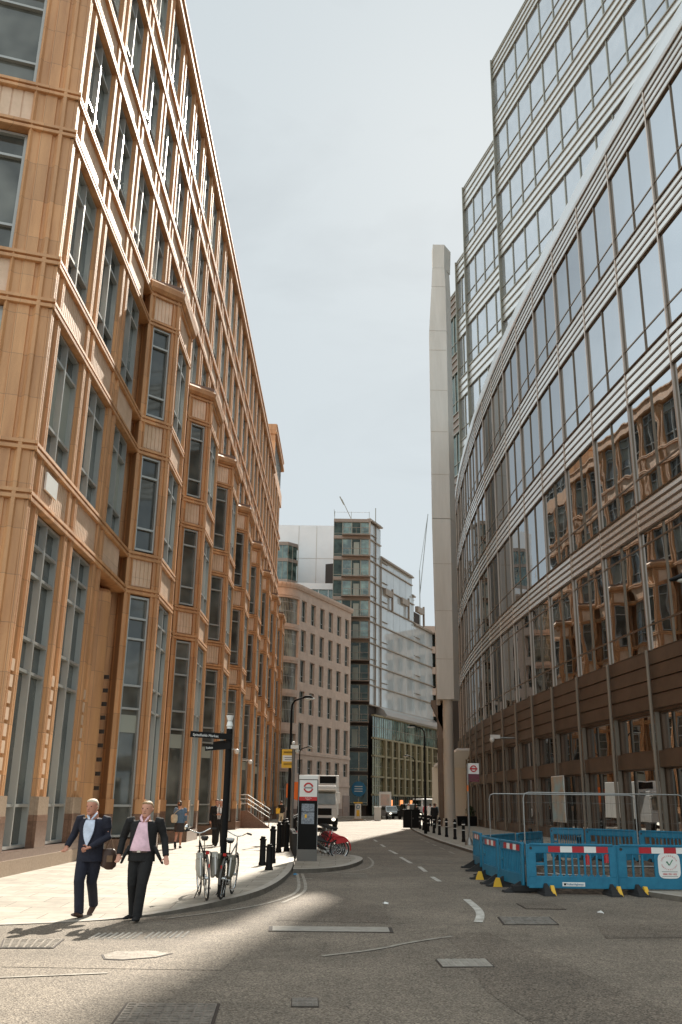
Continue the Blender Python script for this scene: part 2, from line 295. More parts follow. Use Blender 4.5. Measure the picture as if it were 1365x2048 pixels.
def pavement(name,line,side,far,h=.1,w=.17):
    inner=offset(line,w*side); mb=MB(); n=len(line); hz=[h*min(1,max(.12,(p[1]-14.6)/2.6)) if side>0 else h for p in line]
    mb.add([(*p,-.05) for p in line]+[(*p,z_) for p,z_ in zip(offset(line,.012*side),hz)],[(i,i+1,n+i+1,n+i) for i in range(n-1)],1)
    mb.add([(*p,z_) for p,z_ in zip(offset(line,.012*side),hz)]+[(*p,z_+.002) for p,z_ in zip(inner,hz)],[(i,i+1,n+i+1,n+i) for i in range(n-1)],0)
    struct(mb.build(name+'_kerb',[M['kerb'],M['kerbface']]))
    mb=MB(); fp=[(far(p)) for p in inner]; mb.add([(*p,z_-.002) for p,z_ in zip(inner,hz)]+[(*p,z_-.002 if side<0 else h) for p,z_ in zip(fp,hz)],[(i,i+1,n+i+1,n+i) for i in range(n-1)]); struct(mb.build(name,M['paving']))
pavement('pavement',KLs,1,lambda p:(-60,p[1]+ (8 if p[1]<30 else 0)))
KR=[(30,2),(14,12.6),(9.2,16.6),(7.5,17.9),(6.6,19.4),(6.0,22),(5.6,26),(5.35,30),(5.18,35.2),(5.0,42),(4.9,48),(4.97,57),(5.35,70),(6.2,82),(8,92),(14,101)]
pavement('right_pavement',smooth_line(KR),-1,lambda p:(80,p[1]+4))
isl=smooth_line([(-1.09,25.2),(-.6,25.35),(-.1,25.9),(.41,27.1),(.83,29.6),(.86,31.2),(.55,32.4),(0,32.6),(-1.3,32.6)])
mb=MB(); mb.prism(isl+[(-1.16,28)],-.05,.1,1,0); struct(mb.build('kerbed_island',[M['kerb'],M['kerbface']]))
inn=smooth_line([(-1.1,25.5),(-.6,25.6),(-.2,26.1),(.2,27.2),(.6,29.6),(.64,31),(.4,32.2),(0,32.4),(-1.25,32.4)])
mb=MB(); mb.prism(inn,.05,.104); struct(mb.build('island_paving',M['paving']))
mb=MB(); mb.prism([(2.1+.95*math.cos(t*math.pi/8),97.5+.5*math.sin(t*math.pi/8)) for t in range(16)],0,.1); struct(mb.build('traffic_island',M['kerb']))
# far pavements in front of the far buildings
mb=MB(); mb.prism([(-40,106),(-5.2,106),(-3.0,108.2),(3.6,120.5),(17,149),(60,240),(60,300),(-40,300)],-.05,.1); struct(mb.build('far_pavement',M['paving']))
# ---- markings and covers
def flat(name,polys,m,z,label=None,cat=None,group=None,kind='structure'):
    mb=MB()
    for p in polys: mb.add([(*q,z) for q in p],[tuple(range(len(p)))])
    o=mb.build(name,m)
    if label: tag(o,label,cat,group)
    else: o['kind']=kind
    return o
def line_poly(pts,w): a=offset(pts,w/2); b=offset(pts,-w/2); return a+b[::-1]
def lines(pts,w,m,z,name='road_marking'):
    mb=MB(); pts=smooth_line(pts); ribbon(mb,offset(pts,w/2),offset(pts,-w/2),z); struct(mb.build(name,m))
for a,b in [((2.09,37.9),(2.22,35.2)),((2.21,33.2),(2.32,29.9)),((2.44,28.4),(2.44,26.4)),((2.43,24.6),(2.47,23.2)),((2.0,43),(2.05,40.6)),((1.9,48.5),(1.95,46))]: lines([a,b],.12,M['paint_road'],.008)
lines([(2.54,19.0),(2.52,17.41),(2.43,16.46),(2.24,15.47)],.14,M['paint_road'],.008)
lines([(-.14,11.96),(.53,12.51),(.98,13.18),(1.64,13.85)],.07,M['paint_faint'],.008)
lines([(-3.39,10.27),(-2.38,10.62)],.06,M['paint_faint'],.008)
lines([(-.98,25.0),(-.80,22),(-.75,19.83),(-1.1,18.0),(-1.7,16.6),(-2.6,15.3)],.07,M['paint_faint'],.008)
lines([(-.85,25.0),(-.66,22),(-.60,19.83),(-.95,17.9)],.07,M['paint_faint'],.008)
lines([(-.7,25.0),(.3,25.7),(.95,27.2),(1.2,30.2),(1.1,33)],.07,M['paint_faint'],.008)
for k in range(12): lines([(.35+.02*k,33.4+k*1.5),(.37+.02*k,34.1+k*1.5)],.1,M['paint_road'],.008)
lines([(-1.0,23.3),(-.55,23.5)],.08,M['paint_faint'],.008)
for y in (24.1,24.7,25.2): lines([(.15,y),(.8,y+.08)],.13,M['paint_faint'],.008)
for y in (30.6,31.2,31.9): lines([(2.95,y),(3.7,y+.05)],.14,M['paint_faint'],.008)
for k in range(5): lines([(4.4-.0*k,36+k*3.2),(4.38,37.6+k*3.2)],.07,M['paint_faint'],.008)
struct(flat('road_patch',[[(4.04,15.31),(3.79,13.9),(6.4,14.3),(6.4,15.9)]],M['asphalt2'],.006))
struct(flat('road_patch',[[(1.5,14.0),(1.62,12.6),(1.5,10),(1.9,7),(3.4,7),(2.6,12),(2.2,14.4)]],M['asphalt2'],.004))
struct(flat('road_patch',[[(-.9,15.3),(-.95,18.5),(.1,19.4),(.9,17.4),(.84,15.2)]],M['asphalt2'],.004))
struct(flat('road_patch',[[(-3.3,12.4),(-3.6,10.9),(-1.2,10.9),(-1.1,13.2)]],M['asphalt'],.004))
def cover(pts,label,m=None,rim=.03,grid=6,bars=True):
    t=thing('manhole_cover',label,'manhole cover')
    cx=sum(p[0] for p in pts)/len(pts); cy=sum(p[1] for p in pts)/len(pts)
    mb=MB(); mb.prism(pts,0,.010); f=mb.build('cover_frame',M['gap'],t)
    inn=[(cx+(p[0]-cx)*.94,cy+(p[1]-cy)*.94) for p in pts]
    mb=MB(); mb.prism(inn,.001,.014)
    if bars and len(pts)==4:
        def L2(u,v): 
            a=Vector(inn[0]).lerp(Vector(inn[3]),u); b=Vector(inn[1]).lerp(Vector(inn[2]),u); return a.lerp(b,v)
        for i in range(grid):
            for j in range(grid):
                u0=(i+.15)/grid;u1=(i+.85)/grid;v0=(j+.2)/grid;v1=(j+.8)/grid
                mb.prism([tuple(L2(u0,v0)),tuple(L2(u0,v1)),tuple(L2(u1,v1)),tuple(L2(u1,v0))],.014,.02)
    mb.build('lid',m or M['iron'],t); return t
cover([(-.96,14.60),(-.93,14.06),(.84,14.12),(.84,14.66)],'long narrow pale metal channel cover across the road at the shadow edge',M['concrete'],grid=1,bars=False)
cover([(1.19,11.81),(1.21,11.30),(1.82,11.37),(1.81,11.90)],'pale rectangular metal cover in the road below the end of the faded curved line',M['concrete'],grid=7)
cover([(2.66,16.2),(2.58,15.2),(3.46,15.3),(3.54,16.3)],'large square grey cover in the road in front of the blue barriers, clear of them',grid=5)
cover([(3.38,18.4),(3.38,17.5),(4.10,17.5),(4.07,18.5)],'dark square cover in the road right at the feet of the blue barriers',M['asphalt2'],grid=2,bars=False)
cover([(-.39,9.46),(-.375,9.10),(-.13,9.11),(-.14,9.47)],'small square cast iron grating alone near the bottom of the road',grid=5)
cover([(-1.80,8.25),(-1.86,9.15),(-1.02,9.18),(-.97,8.3)],'large patterned iron cover with checker studs, nearest to the bottom edge of the road',grid=9)
cover([(-4.27,12.9),(-4.05,12.15),(-3.42,12.22),(-3.5,12.98)],'iron drain grating in the gutter at the left edge of the road',grid=7)
cover([(-2.62,11.45),(-2.72,11.75),(-2.62,12.05),(-2.2,12.13),(-1.92,11.95),(-2.05,11.65),(-2.4,11.42)],'oval sunken iron cover in the sunlit part of the road',grid=1)
mb=MB()
for i in range(16):
    for j in range(8):
        if i==8: continue
        x=-3.2+i*.078; y=13.05+j*.075+ .02*i; mb.hloft([(x,y,0,.022,.022),(x,y,.012,.016,.016)],8)
tag(mb.build('tactile_studs',M['kerb']),'band of small raised studs on the sunlit crossing by the dropped kerb','tactile paving')
# dug trench behind barriers
random.seed(3)
def mound(name,x0,x1,y0,y1,h,mat_,n=26,zb=.006):
    vs=[];fs=[]
    for i in range(n+1):
        for j in range(n+1):
            u=i/n;v=j/n; e=min(u,1-u,v,1-v)*5; e=min(1,e)
            vs.append((x0+(x1-x0)*u,y0+(y1-y0)*v,zb+h*e*(random.random()*.6+.4*abs(math.sin(u*9+v*7)))))
    for i in range(n):
        for j in range(n): a=i*(n+1)+j; fs.append((a,a+n+1,a+n+2,a+1))
    mb=MB(); mb.add(vs,fs); o=mb.build(name,mat_); o['kind']='stuff'; return o
mound('rubble',4.1,6.8,20.6,23.6,.26,M['dirt']); mound('spoil_earth',4.3,5.7,23.7,29,.3,M['dirt']); mound('spoil_earth',5.75,10.5,20.9,29.8,.22,M['dirt'],34,.104)
# ---------------------------------------------------------------- windows
WC={}
def window_mesh(w,h,mull,trans,key,glass,frame,fw=.07,fd=.10,mw=.07,blind=None,gn=-.03):
    k=(round(w,2),round(h,2),tuple(mull),tuple(trans),key)
    if k in WC: return WC[k]
    mb=window_mb(w,h,mull,trans,fw,fd,mw,gn,blind); me=mb.mesh('window',[frame,glass,M['greenish']]); WC[k]=(me,mb); return WC[k]
def window_mb(w,h,mull,trans,fw,fd,mw,gn,blind=None):
    if fd==.05: fw=.03; mw=.04; fd=.012
    mb=MB(); X=lambda a0,a1,n0,n1,z0,z1,m=0: mb.box(n0,n1,a0,a1,z0,z1,m)
    X(0,fw,gn,fd,0,h); X(w-fw,w,gn,fd,0,h); X(fw,w-fw,gn,fd-.003,0,fw); X(fw,w-fw,gn,fd-.003,h-fw,h)
    for q in mull: X(w*q-mw/2,w*q+mw/2,gn,fd+.02,fw,h-fw)
    for q in trans: X(fw,w-fw,gn,fd-.01,q-.035,q+.035)
    X(.004,w-.004,gn-.012,gn+.004,.004,h-.004,1)
    if blind: X(fw,w-fw,gn+.006,gn+.010,blind[0],blind[1],2)
    return mb
def place_windows(parent,specs,limit=100,ref=(0,0)):
    """specs: (seg,a,n,z,w,h,mull,trans,key,glass,frame,fd,extra)"""
    def dist(s):
        p=s[0].P(s[1],s[2],0); q=parent.matrix_basis@Vector((p[0],p[1],s[3])); return q.length/math.sqrt(s[4]*s[5])
    specs=sorted(specs,key=dist); rest=[]
    for i,s in enumerate(specs):
        sg,a,n,z,w,h,mull,tr,key,gl,frm,fd=s[:12]; me,mbw=window_mesh(w,h,mull,tr,key,gl,frm,fd=fd,blind=(s[12] if len(s)>12 else None))
        p=sg.P(a,n,z)
        if i<limit: put('window',me,parent,p,sg.ang())
        else: rest.append((s,mbw,p))
    if rest:
        mats=[]; big=MB()
        for s,mbw,p in rest:
            idx=[]
            for mm in (s[10],s[9],M['greenish']):
                if mm not in mats: mats.append(mm)
                idx.append(mats.index(mm))
            c,si=math.cos(s[0].ang()),math.sin(s[0].ang())
            b=len(big.v); big.v+=[(p[0]+c*v[0]-si*v[1],p[1]+si*v[0]+c*v[1],p[2]+v[2]) for v in mbw.v]
            big.f+=[tuple(b+i for i in f) for f in mbw.f]; big.m+=[idx[m] for m in mbw.m]
        o=big.build('window',mats,parent); o['kind']='stuff'
# ---------------------------------------------------------------- LEFT terracotta office building
LB=thing('terracotta_office_building','long orange terracotta office block with projecting bays along the left side of the street','building',(-7.37,20.3,0),R(-.37))
Zs=[8.4,13.45,18.6,23.55,28.5]; SH=1.25; ZT=33.6
main=Seg((0,0),(0,79)); corner=Seg((-20*.951,-20*.309),(0,0))
core=MB(); core.prism([(-.62,.35),(-.62,67.6),(-16,67.6),(-24,-7.9)],.0,34.2); core.prism([(-.62,67.7),(-.62,78.9),(-16,78.9),(-16,67.7)],0,39)
core.build('wall',M['terra'],LB)
pierp=[(0,-.6),(0,0),(.008,.045),(.075,.048),(.085,.0),(.11,.0),(.118,.045),(.19,.048),(.20,.0),(.22,-.015),(.53,-.015),(.55,.0),(.558,.045),(.63,.048),(.64,.0),(.665,.0),(.673,.045),(.742,.048),(.75,0),(.75,-.6)]
railp=[(-.5,0),(.05,.0),(.082,.012),(.085,.095),(.06,.105),(.01,.11),(.01,.15),(.06,.155),(.085,.165),(.082,.25),(.05,.262),(-.5,.27)]
def ribs(mb,g,a0,a1,z0,z1,n=-.025,pitch=.15):
    mb.sbox(g,a0,a1,-.5,n-.025,z0,z1,0); k=max(1,int((a1-a0)/pitch)); p=(a1-a0)/k
    for i in range(k): mb.sbox(g,a0+i*p+.02,a0+(i+1)*p-.02,n-.03,n,z0+.02,z1-.02,0)
def blocks(mb,g,a,n,z0=1.95,k=8,w=.2):
    for i in range(k): mb.sbox(g,a,a+w,n-.02,n+.07,z0+i*.36,z0+i*.36+.27)
wins=[]
NB=22
oriels=[9.9+9.0*i for i in range(8)]
def in_oriel(u,z): return z<20.2 and any(o-.2<=u<=o+4.2 for o in oriels)
pm=MB(); pm.sprism(Seg((0,0),(0,1)),pierp,0,.95,33.75)
me_full=pm.mesh('pier',M['terra'])
pm=MB(); pm.sprism(Seg((0,0),(0,1)),pierp,0,20.0,33.75); me_up=pm.mesh('pier',M['terra'])
sp=[Multi() for _ in Zs]; sc=[MB() for _ in range(11)]
dent=Multi(); plin=MB(); gran=MB()
for b in range(26):
    u=3.0*b
    if b==0: put('pier',me_full,LB,(0,u,0))
    inn=in_oriel(u,10) or in_oriel(u+.75,10)
    if b: put('pier',me_up if inn else me_full,LB,(0,u,0))
    if not inn:
        gran.sbox(main,u-.04,u+.79,-.5,.13,.55,1.35); plin.sbox(main,u-.03,u+.78,-.5,.12,1.35,1.78)
        if b<6: blocks(dent[b],main,u+.275,-.04)
    for k,z in enumerate(Zs):
        up=z>20
        if up or not in_oriel(u+2,z): ribs(sp[k][0 if up else sum(1 for o_ in oriels if o_<u)],main,u+.75,u+3.0,z+.3,z+SH+.0)
    # windows per floor
    fl=[(0,.62,8.35)]+[(i+1,Zs[i]+SH+.32,(Zs+[ZT])[i+1]-.02) for i in range(5)]
    for f,z0,z1 in fl:
        if z0<20 and in_oriel(u+2,z0): continue
        if f==0:
            if b==2: continue
            tr=[.95,4.0,4.75,6.3,7.0]
        else: tr=[.8,z1-z0-.75]
        rb=random.random(); hh=z1-z0; bl=None if rb<.5 or not f else ((hh-.7-1.2*(rb-.5)*3,hh-.1) if rb<.85 else (.9,hh-.8)); wins.append((main,u+.76,-.22,z0,2.23,hh,[.5],tr,'L%s'%(round(rb*8) if bl else ''),M['glassL'],M['frame'],.12 if f else .13,bl))
        if u>67: 
            if f==5: wins.append((main,u+.76,-.22,35.2,2.23,2.9,[.5],[.7,2.2],'L',M['glassL'],M['frame'],.12))
for k,z in enumerate(Zs):
    sp[k].build('spandrel',M['spandrel'],LB)
    for j,zz in enumerate((z,z+SH-.02)):
        s=MB(); 
        if z>20: s.sext(main,railp,-.03,78.2,zz)
        else:
            e=-.03
            for o in oriels: q_=MB(); q_.sext(main,railp,e,o+.05,zz); q_.build('string_course',M['terra'],LB); e=o+4.15
            s.sext(main,railp,e,78.2,zz)
        s.build('string_course',M['terra'],LB)
s=MB(); s.sext(main,[(-.6,0),(.12,0),(.2,.1),(.2,.3),(.1,.36),(.1,.95),(.18,1.0),(.18,1.12),(-.6,1.12)],-.05,67.6,ZT+.15); s.build('parapet',M['terra'],LB)
s=MB(); s.sext(main,[(-.6,0),(.12,0),(.2,.1),(.2,.3),(.1,.36),(.1,.95),(.18,1.0),(.18,1.12),(-.6,1.12)],67.6,79,38.1); s.sbox(main,67.6,78.9,-.6,.02,33.7,35.1)
s.sbox(main,67.5,67.9,-9,.0,34.4,38.1); s.sext(Seg((-9,67.5),(.1,67.5)),[(-.3,0),(.1,0),(.15,.5),(.1,1.1),(-.3,1.1)],0,9.1,38.1); s.build('parapet',M['terra'],LB)
dent.build('pier_block',M['spandrel'],LB); 
plin.sbox(main,-.05,79,-.5,.16,0,.42); plin.build('plinth',M['plinth'],LB)
gran.sbox(main,-.05,79,-.5,.14,.42,.60); gran.build('plinth_course',M['granite'],LB)
# entrance niche in third bay
s=MB(); s.hloft([(-.55,8.35,0,.55,.55),(-.55,8.35,8.0,.55,.55)],20); s.hloft([(-.75,9.25,0,.5,.5),(-.75,9.25,8.3,.5,.5)],20); s.build('niche_column',M['terra'],LB,smooth=True)
s=MB(); 
for i in range(9): s.box(-.12,.06,8.75,8.83,2.0+i*.42,2.12+i*.42)
s.build('drain_slot',M['gap'],LB)
# corner face towards the camera
cf=MB(); cf2=MB(); zz=[0]+Zs+[ZT]
for a in (18.9+.05,): 
    cf.sprism(corner,[(0,-.6),(0,0),(.06,.08),(.12,0),(.3,-.03),(.3,.0),(.32,.0),(.34,.0),(.6,.0),(.62,-.05),(.68,-.05),(.72,.0),(.76,.08),(.84,.08),(.88,0),(1.05,0),(1.05,-.6)],18.95-.05,.9,33.75)
cf2.sprism(corner,[(0,-.6),(0,.0),(.06,.08),(.14,.08),(.2,.0),(.5,-.03),(.9,-.03),(.95,.04),(1.0,.0),(1.0,-.6)],15.4,.9,33.75)
cf.build('corner_pier',M['terra'],LB); cf2.build('corner_pier',M['terra'],LB)
gran2=MB(); gran2.sbox(corner,0,20.08,-.5,.1,0,.95); gran2.build('plinth',M['granite'],LB)
cs=Multi(); cr_=Multi()
for k,z in enumerate(Zs):
    ribs(cs[k],corner,16.4,18.92,z+.3,z+SH,-.05,.28)
    for zq in (z,z+SH-.02): cr_[zq].sext(corner,railp,10,20.10,zq)
cs.build('spandrel',M['spandrel'],LB); cr_.build('string_course',M['terra'],LB)
for i in range(6):
    z0=([.95]+[q+SH+.32 for q in Zs])[i]; z1=(Zs+[ZT])[i]
    wins.append((corner,16.42,-.3,z0,2.46,z1-z0-.03,[],[.75,z1-z0-.75] if i else [1,4,5,6.8],'Lc',M['glassL'],M['frame'],.1))
place_windows(LB,wins)
pl=MB(); pl.box(.0,.05,1.05,1.95,9.02,9.48); pl.build('street_nameplate',M['white'],LB)
# oriel bays
def oriel():
    r=put('bay_window',None,LB); pts=[(0,0),(.95,.9),(.95,3.7),(0,4.6)]; segs=[Seg(pts[i],pts[i+1]) for i in range(3)]
    w=MB(); w.prism([(-.45,.25),(.66,1.08),(.66,3.52),(-.45,4.35)],.0,20.3); w.build('bay_core',M['terra'],r)
    sp_=Multi(); rl=Multi(); pr=Multi(); gr=Multi(); pb=Multi()
    for i,g in enumerate(segs):
        pw=.26 if i!=1 else .34
        prof=[(0,-.32),(0,0),(.012,.05),(.105,.055),(.12,.0),(pw-.08,.0),(pw-.05,.05),(pw,.03),(pw,-.32)]
        pr[i*2].sprism(g,prof,0,1.3,20.1); pr[i*2+1].sprism(g,[(pw-a,n) for a,n in prof][::-1],g.L-pw,1.3,20.1)
        gr[0].sbox(g,-.03,pw+.02,-.32,.09,.55,1.3); gr[0].sbox(g,g.L-pw-.02,g.L+.03,-.32,.093,.55,1.3); gr[0].sbox(g,-.06,g.L+.06,-.32,.11,0,.55)
        pb[i*2].sbox(g,-.02,pw+.01,-.32,.10,1.3,1.75); pb[i*2+1].sbox(g,g.L-pw-.01,g.L+.02,-.32,.103,1.3,1.75)
        for z in Zs[:3]:
            ribs(sp_[z],g,pw,g.L-pw,z+.3,z+SH,-.03)
            for zq in (z,z+SH-.02): rl[zq].sext(g,[(n*.8 if n>0 else -.3,zz) for n,zz in railp],-.05,g.L+.05,zq)
        rl[20].sext(g,[(-.3,0),(.1,0),(.2,.12),(.22,.32),(.1,.45),(-.3,.5)],-.08,g.L+.08,20.0)
        for f in range(4):
            z0=([.6]+[q+SH+.32 for q in Zs])[f]; z1=([8.35]+[q-.02 for q in Zs[1:3]]+[Zs[2]-.02])[f] if f<3 else None
            if f==3: continue
            h=z1-z0
            tr=([.95,4.0,4.75,6.3,7.0] if f==0 else [.8,h-.75])
            if i==2: continue
            bl=((2.7+random.random()*.6,3.8) if (f==0 and i==0) else None)
            me,_=window_mesh(g.L-2*pw,h,([.5] if i==1 else []),tr,'O%d%s'%(i,'b' if bl else ''),M['glassL'],M['frame'],fd=.1,blind=bl)
            put('window',me,r,g.P(pw,-.13,z0),g.ang())
    top=MB(); top.prism([(-.4,-.1),(1.06,.86),(1.06,3.74),(-.4,4.7)],20.42,20.62); top.build('bay_roof',M['granite'],r)
    sp_.build('spandrel',M['spandrel'],r); rl.build('string_course',M['terra'],r); pr.build('pier',M['terra'],r); gr.build('plinth',M['granite'],r); pb.build('pier_base',M['terra'],r)
    return r
o0=oriel(); o0.location=(0,oriels[0],0)
for u in oriels[1:]: copy_tree(o0,LB,loc=(0,u,0))
# steps with rails at an entrance
st=thing('entrance_steps','short flight of stone steps with a granite side wall at the far office entrance','steps',(-6.85,62.5,0))
mb=MB()
for i in range(6): mb.box(-.1,1.0+.28*(5-i),0,1.6,.1+.15*i,.25+.15*i)
mb.build('tread',M['plinth'],st)
mb=MB(); mb.hexa([(-.1,-.25,.1),(2.6,-.25,.1),(2.6,-.02,.1),(-.1,-.02,.1),(-.1,-.25,1.15),(1.1,-.25,1.15),(1.1,-.02,1.15),(-.1,-.02,1.15)])
mb.build('side_wall',M['granite'],st)
mb=MB()
for z in (.45,.72,.98): mb.tube([(0,-.13,1.15+z),(1.05,-.13,1.15+z),(2.55,-.13,.28+z*.97)],.028)
for x,zt in ((0,2.13),(1.05,2.13),(1.8,1.7),(2.5,1.25)): mb.tube([(x,-.13,.5 if x<2 else .15),(x,-.13,zt)],.028)
mb.build('handrail',M['steel'],st)
# ---------------------------------------------------------------- RIGHT curved bronze building
RB=thing('curved_glass_office','long curved office block of bronze louvres and mirror glass on the right','building')
def cx(y): return 11.3+.00177*(y-69)**2
ys=[42.3+4.25*k for k in range(13,-8,-1)]
nodes=[(cx(y),y) for y in ys]
segs=[Seg(nodes[i],nodes[i+1]) for i in range(len(nodes)-1)]
core=MB(); inner=[(x+.55,y) for x,y in nodes]; core.prism([(60,nodes[0][1]),*inner[::1],(60,nodes[-1][1])][::1],0,33.4); core.build('wall',M['gap'],RB)
FL=[(8.0,13.1),(14.4,19.2),(20.75,25.3),(26.85,31.4)]
wr=[]; slat=Multi(); fins=Multi(); low=Multi()
for i,g in enumerate(segs):
    for k,(z0,z1) in enumerate(FL):
        tr=[1.1] if k else [1.05,z1-z0-.62]
        wr.append((g,.03,-.04,z0,g.L-.06,z1-z0,[.5],tr,'R',M['glassR'],M['fin'],.05))
        zt=[14.4,20.75,26.85,32.9][k]; n=4; p=(zt-z1)/n
        slat[k].sbox(g,0,g.L,-.5,-.16,z1,zt)
        for j in range(n):
            slat[k].sext(g,[(-.2,0),(.03,.04),(.0,p*.86),(-.2,p*.88)],0,g.L,z1+j*p)
            fins[k].sext(g,[(-.12,-.045),(.035,-.045),(.035,.02),(-.12,.03)],0,g.L,z1+j*p)
        fins[k].sext(g,[(-.12,-.03),(.06,-.03),(.07,.02),(-.12,.03)],0,g.L,zt)
    for j in range(4): low[0].sext(g,[(-.3,0),(.04,0),(.0,.56),(-.3,.57)],0,g.L,5.62+j*.595)
    low[0].sbox(g,0,g.L,-.5,-.12,5.5,8.0)
    low[1].sbox(g,0,g.L,-.5,-.05,3.3,3.95); low[2].sbox(g,0,g.L,-.5,.02,.1,.62)
    wr.append((g,.06,-.3,3.95,g.L-.12,1.55,[],[],'Ra',M['glassR'],M['bronze_dark'],.08))
    wr.append((g,.06,-.3,.62,g.L-.12,2.68,[.5] if i<12 else [],[],'Rb',M['glassR'],M['bronze_dark'],.08))
place_windows(RB,wr,100)
slat.build('louvre_spandrel',M['louvre'],RB); fins.build('louvre_fin',M['fin'],RB); low.build('base_cladding',M['bronze_dark'],RB)
mm_=MB(); mm_.box(-.05,.12,-.045,.045,8.0,33.0); mm_.tube([(.13,0,7.95),(.13,0,33.0)],.065,8); me_m=mm_.mesh('mullion',M['bronze'])
lm=MB(); lm.tube([(-.14,0,.1),(-.14,0,8.0)],.075,10); lm.box(.02,.2,.09,.2,.1,5.5); me_l=lm.mesh('base_column',mat('dull_column',(.24,.20,.155),.5,.3))
for i,(x,y) in enumerate(nodes):
    put('mullion',me_m,RB,(x,y,0),segs[min(i,len(segs)-1)].ang()+math.pi); put('base_column',me_l,RB,(x,y,0),0)
cp=MB()
for g in segs: cp.sext(g,[(-2.6,.0),(.04,0),(.10,.12),(.06,.7),(-.08,1.25),(-.4,1.55),(-2.6,1.6)],0,g.L,32.95)
cp.build('roof_coping',M['coping'],RB)
# ---------------------------------------------------------------- tower behind
TW=thing('stepped_glass_tower','tall silver glass tower with a stepped roofline rising behind the curved office','building')
A0=Vector((16.5,84)); td=Vector((.259,-.966))
def ft(s,n=0): q=A0+td*s; return (q.x-.966*n*1.0,q.y-.259*n)
def tower_section(s0,s1,zroof,off,fin,ztop0,bw,gl):
    # facade faces street: travel far -> near (td), outward normal on its right side
    g=Seg(ft(s0,off),ft(s1,off)); nb=max(1,round(g.L/bw)); w=g.L/nb
    z=ztop0; sl=Multi()
    k=0; sl[0].sbox(g,0,g.L,-.4,-.06,ztop0,zroof)
    for j in range(4): pass
    while z>26:
        z0=z-5.2
        for b in range(nb): tw.append((g,b*w,-.1,z0,w,5.2,[],[1.35],'T%.2f'%w,gl,M['fin2'],.06))
        zb=z0-2.55; sl[zb].sbox(g,0,g.L,-.4,-.06,zb,z0)
        for j in range(4): pass
        z=zb
    return sl,g
M['fin2']=mat('olive_bronze_fin',(.27,.255,.205),.4,.6)
M['slatT']=mat('tower_louvre',(.60,.61,.60),.35,.6)
tw=[]
for s0,s1,zr,off,z0,bw in ((0,66,83.2,0.0,80.6,2.75),(-9.9,0,73.2,-.35,70.1,2.5),(-13.5,-9.9,65,-.7,62.3,1.2),(-21,-13.5,62,-1.1,59.0,2.5)):
    sl,g=tower_section(s0,s1,zr,off,None,z0,bw,M['glassT'] if s0>-20 else M['glassD'])  # farthest section: same facade, its shade put into darker panes and bands
    # split into louvre band (fins as dark lines)
    sl.build('louvre_band',M['slatT'] if s0>-20 else M['bronze_dark'],TW)
    ln=Multi(); z=z0
    ln[0].sbox(g,-.06,.06,-.4,.22,20,zr); ln[1].sbox(g,0,g.L,-.4,.0,zr,zr+.15)
    zz=[z0+j*(zr-z0)/3.3 for j in range(4)]
    while z>26:
        zb=z-7.75; zz+=[zb+j*2.55/3 for j in range(4)]; z=zb
    for q in zz: ln[q].sbox(g,0,g.L,-.1,.06,q-.16,q-.05)
    ln.build('fin',M['fin2'],TW)
place_windows(TW,tw,100)
core=MB(); 
for s0,s1,zr,off in ((0,66,83,0.0),(-9.9,0,73,-.35),(-13.5,-9.9,64.8,-.7),(-21,-13.5,61.8,-1.1)):
    a=ft(s0,off-.35);b=ft(s1,off-.35); core.prism([a,b,(b[0]+25,b[1]+6),(a[0]+25,a[1]+6)],0,zr)
core.build('wall',M['gap'],TW)
# ---------------------------------------------------------------- stone pylon
PY=thing('stone_pylon','tall pale stone pylon standing on a round column beside the curved office','pylon',(8.6,75,0))
mb=MB()
secs=[(9.8,-.62,.72),(25,-.80,.75),(43,-.80,.78),(47.6,-.52,.78),(49.6,-.42,.72)]
for (z0,a0,b0),(z1,a1,b1) in zip(secs,secs[1:]):
    mb.hexa([(a0,-.6,z0),(b0,-.6,z0),(b0+.6,.6,z0),(a0+.1,.6,z0),(a1,-.6,z1-.03),(b1,-.6,z1-.03),(b1+.6,.6,z1-.03),(a1+.1,.6,z1-.03)])
mb.hexa([(-.36,-.58,49.6),(.70,-.58,49.6),(1.4,.6,49.6),(-.3,.6,49.6),(-.33,-.62,52.1),(.75,-.62,52.1),(1.5,.6,52.1),(-.3,.6,52.1)])
mb.build('shaft',M['stone'],PY)
mb=MB()
for z in range(13,45,4): mb.box(-.62-.18*min(1,(z-9.8)/15)+.005,.72,-.612,-.55,z,z+.05)
mb.build('joint',M['stone2'],PY)
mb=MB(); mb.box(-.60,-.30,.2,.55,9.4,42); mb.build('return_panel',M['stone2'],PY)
mb=MB(); mb.hloft([(.28,0,.1,.44,.44),(.28,0,9.8,.40,.40)],24); mb.hloft([(.28,0,.1,.6,.6),(.28,0,.7,.55,.55)],24); mb.build('column',M['stone2'],PY,smooth=True)
mb=MB(); mb.box(-.5,-.12,.3,1.0,.1,9.6); mb.hexa([(-1.0,.3,9.4),(-.1,.3,7.4),(-.1,.9,7.4),(-1.0,.9,9.4),(-1.0,.3,9.8),(-.1,.3,9.8),(-.1,.9,9.8),(-1.0,.9,9.8)]); mb.build('strut',M['bronze_dark'],PY)
